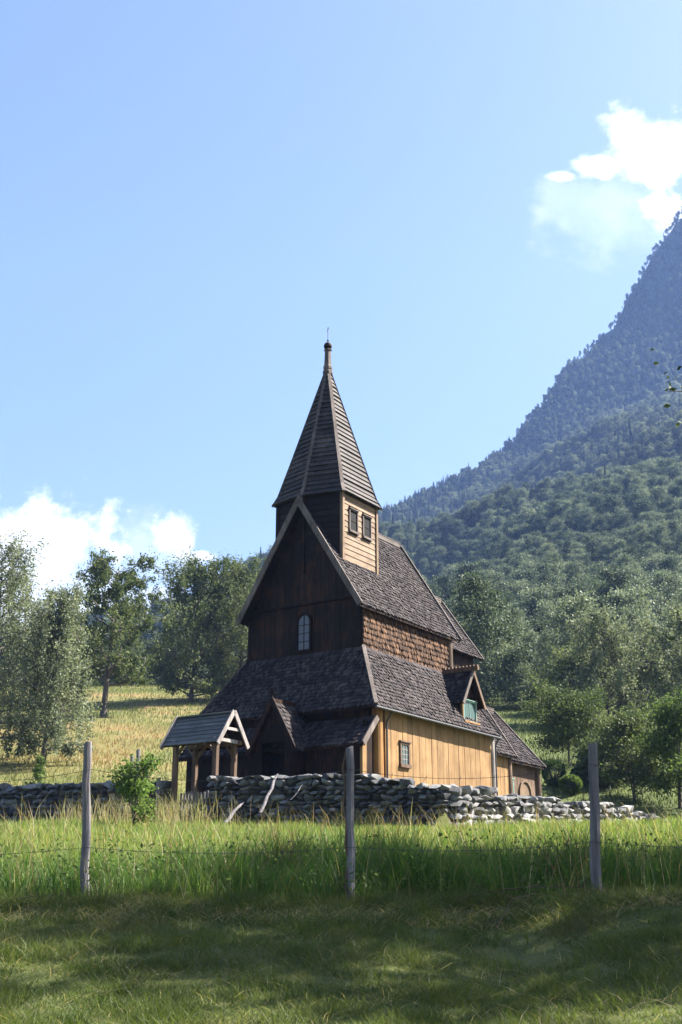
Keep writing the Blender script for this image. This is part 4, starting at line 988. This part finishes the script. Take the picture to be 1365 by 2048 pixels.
# mown lawn
X, Y = field(330000, 4.3, 10.6, 1.0); keep = rng.random(len(X)) < .35 + .9 * smooth(.22, .5, vnoise(X, Y, .4, 29) * .55 + vnoise(X, Y, 1.1, 30) * .45); X, Y = X[keep], Y[keep]
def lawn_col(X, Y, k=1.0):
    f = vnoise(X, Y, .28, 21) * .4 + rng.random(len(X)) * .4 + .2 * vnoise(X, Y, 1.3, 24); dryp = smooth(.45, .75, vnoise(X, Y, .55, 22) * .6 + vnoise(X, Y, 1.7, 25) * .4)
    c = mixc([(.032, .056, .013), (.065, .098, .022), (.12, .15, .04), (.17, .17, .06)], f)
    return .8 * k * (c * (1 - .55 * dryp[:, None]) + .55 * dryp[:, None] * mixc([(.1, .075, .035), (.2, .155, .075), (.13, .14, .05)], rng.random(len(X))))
edge_ = smooth(8.6, 9.9, Y)
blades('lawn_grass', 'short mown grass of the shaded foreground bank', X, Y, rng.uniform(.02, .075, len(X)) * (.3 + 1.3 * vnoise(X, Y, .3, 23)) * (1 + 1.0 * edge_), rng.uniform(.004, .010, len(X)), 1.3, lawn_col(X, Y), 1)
X, Y = field(120000, 4.3, 10.2, 1.0); keep = (vnoise(X, Y, .22, 26) * .6 + vnoise(X, Y, .9, 27) * .4) > .6; X, Y = X[keep], Y[keep]
blades('grass_tufts', 'longer tufts left standing in the mown foreground grass', X, Y, rng.uniform(.04, .11, len(X)) * (.5 + .9 * vnoise(X, Y, .25, 28)), rng.uniform(.003, .007, len(X)), .8, lawn_col(X, Y, 1.15))
# tall unmown band behind the fence
X, Y = field(120000, 9.4, 15.0, 1.0); keep = (rng.random(len(X)) < (.2 + 1.1 * vnoise(X, Y, .45, 33)) * (1 - .6 * smooth(11.5, 15, Y))) & (Y > 9.3 + 1.1 * vnoise(X, Y, .8, 36) + .5 * vnoise(X, Y, .25, 37)); X, Y = X[keep], Y[keep]
f = vnoise(X, Y, .6, 31) * .5 + rng.random(len(X)) * .4
col = mixc([(.03, .07, .016), (.06, .12, .025), (.11, .175, .038), (.19, .22, .065)], f)
dry = rng.random(len(X)) < .03 + .3 * smooth(.6, .85, vnoise(X, Y, .5, 34)); col[dry] = mixc([(.26, .2, .1), (.17, .1, .055), (.1, .07, .04)], rng.random(dry.sum()))
hh = rng.uniform(.12, .5, len(X)) * (.3 + 1.1 * vnoise(X, Y, .55, 32)) * (.55 + .6 * vnoise(X, Y, 2.2, 35)) * (.4 + .6 * smooth(9.7, 11, Y))
blades('tall_grass', 'tall green unmown grass behind the front fence posts', X, Y, hh, rng.uniform(.005, .014, len(X)), .6, col)
# broad-leaved weeds among the tall grass
n = 700; X, Y = field(n, 10.0, 14.0, 1.0); wp, wt = [], []
for a, b in zip(X, Y):
    hgt = rng.uniform(.15, .5); k = rng.integers(12, 26); q = rng.random((k, 1)); g0 = hz(a, b)
    wp.append(np.hstack([a + rng.normal(0, .05, (k, 1)), b + rng.normal(0, .05, (k, 1)), g0 + q * hgt])); wt.append(np.full(k, rng.random()))
wp = np.vstack(wp); wt = np.concatenate(wt); Vv, T = leaf_mesh(wp, .045, 77, aspect=.45)
tag(tri_mesh('weeds', Vv, T, LM['light'], np.repeat(wt, 4)[:, None] * np.ones((1, 3))), 'broad-leaved green weeds growing among the tall grass', 'weeds', None, 'stuff')
# lighter meadow up to the walls
X, Y = field(150000, 13.5, 46, 1.5, .40, 2)
cx_, cy_ = w2c(X, Y); keep = ~((cx_ > WX - .3) & (cy_ > WY - .3)); X, Y = X[keep], Y[keep]
f = vnoise(X, Y, 1.6, 41) * .5 + rng.random(len(X)) * .4
col = mixc([(.06, .11, .02), (.115, .17, .035), (.18, .22, .06), (.24, .235, .1)], f)
dry = rng.random(len(X)) < .08; col[dry] = mixc([(.4, .33, .18), (.3, .2, .1)], rng.random(dry.sum()))
blades('meadow_grass', 'sunlit yellow-green meadow grass below the stone walls', X, Y, rng.uniform(.08, .27, len(X)) * (.4 + .9 * vnoise(X, Y, 1.1, 42)), rng.uniform(.008, .018, len(X)) * (Y / 20) ** .5, .5, col)
# flowering stalks and weeds standing above the grass
X, Y = field(1900, 9.9, 33, 1.5, .36, 1); cx_, cy_ = w2c(X, Y); keep = ~((cx_ > WX - .3) & (cy_ > WY - .3)); X, Y = X[keep], Y[keep]
col = mixc([(.3, .22, .12), (.16, .17, .06), (.22, .11, .07), (.42, .36, .2)], rng.random(len(X)))
blades('grass_stalks', 'scattered brown seed stalks standing above the meadow grass', X, Y, rng.uniform(.3, .8, len(X)), rng.uniform(.005, .009, len(X)) * (Y / 14) ** .6, .7, col)
a_, b_ = c2w(WX - 1.0, 4.0); n = 1500; X = a_ + rng.normal(0, 1.5, n); Y = b_ + rng.normal(0, .9, n); cx_, cy_ = w2c(X, Y); keep = cx_ < WX - .6; X, Y = X[keep], Y[keep]
blades('dry_stalks', 'dry pale stalks crowding in front of the roofed gateway', X, Y, rng.uniform(.35, 1.1, len(X)), rng.uniform(.012, .024, len(X)), .45, mixc([(.3, .24, .14), (.2, .2, .08), (.36, .32, .2), (.16, .1, .06)], rng.random(len(X))))
# dry straw lying along the mowing edge
X, Y = field(9000, 9.0, 10.4, 1.0); X2, Y2 = field(4500, 4.6, 9.4, 1.0); X, Y = np.concatenate([X, X2]), np.concatenate([Y, Y2])
col = mixc([(.34, .28, .16), (.22, .16, .09), (.42, .36, .22)], rng.random(len(X)))
blades('cut_straw', 'dry cut straw lying along the foot of the fence', X, Y, rng.uniform(.03, .10, len(X)), rng.uniform(.004, .007, len(X)), 4.0, col)
# golden hillside beyond the walls
n = 130000; Y = rng.uniform(44, 128, n); X = Y * rng.uniform(-.42, .5, n); cx_, cy_ = w2c(X, Y); keep = ~((cx_ > WX) & (cx_ < 22) & (cy_ > WY) & (cy_ < 14)); X, Y = X[keep], Y[keep]
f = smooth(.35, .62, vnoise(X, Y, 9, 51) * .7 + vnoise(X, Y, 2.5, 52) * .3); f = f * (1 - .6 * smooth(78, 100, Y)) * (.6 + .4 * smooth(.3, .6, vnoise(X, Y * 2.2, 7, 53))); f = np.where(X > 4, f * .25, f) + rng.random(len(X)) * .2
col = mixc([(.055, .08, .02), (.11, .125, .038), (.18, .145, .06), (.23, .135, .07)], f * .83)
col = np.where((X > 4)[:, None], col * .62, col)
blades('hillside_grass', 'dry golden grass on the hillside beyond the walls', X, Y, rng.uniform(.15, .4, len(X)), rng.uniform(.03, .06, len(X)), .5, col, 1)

# ------------------------------------------------------------------ haze
m, t = newmat('thin_blue_air'); pv = t.add('ShaderNodeVolumePrincipled'); pv.inputs['Color'].default_value = (.28, .46, 1, 1); pv.inputs['Density'].default_value = 0.00016; pv.inputs['Anisotropy'].default_value = .1
o_ = t.add('ShaderNodeOutputMaterial'); t.l.new(pv.outputs[0], o_.inputs['Volume'])
zmax = float(GZ.max()) + 40
hz_o = part('haze', m, None, lambda mm: mm.box(-760, 1260, -70, 1450, float(GZ.min()) - 1, zmax)); hz_o['kind'] = 'stuff'
tag(hz_o, 'thin bluish haze in the valley air', 'haze')
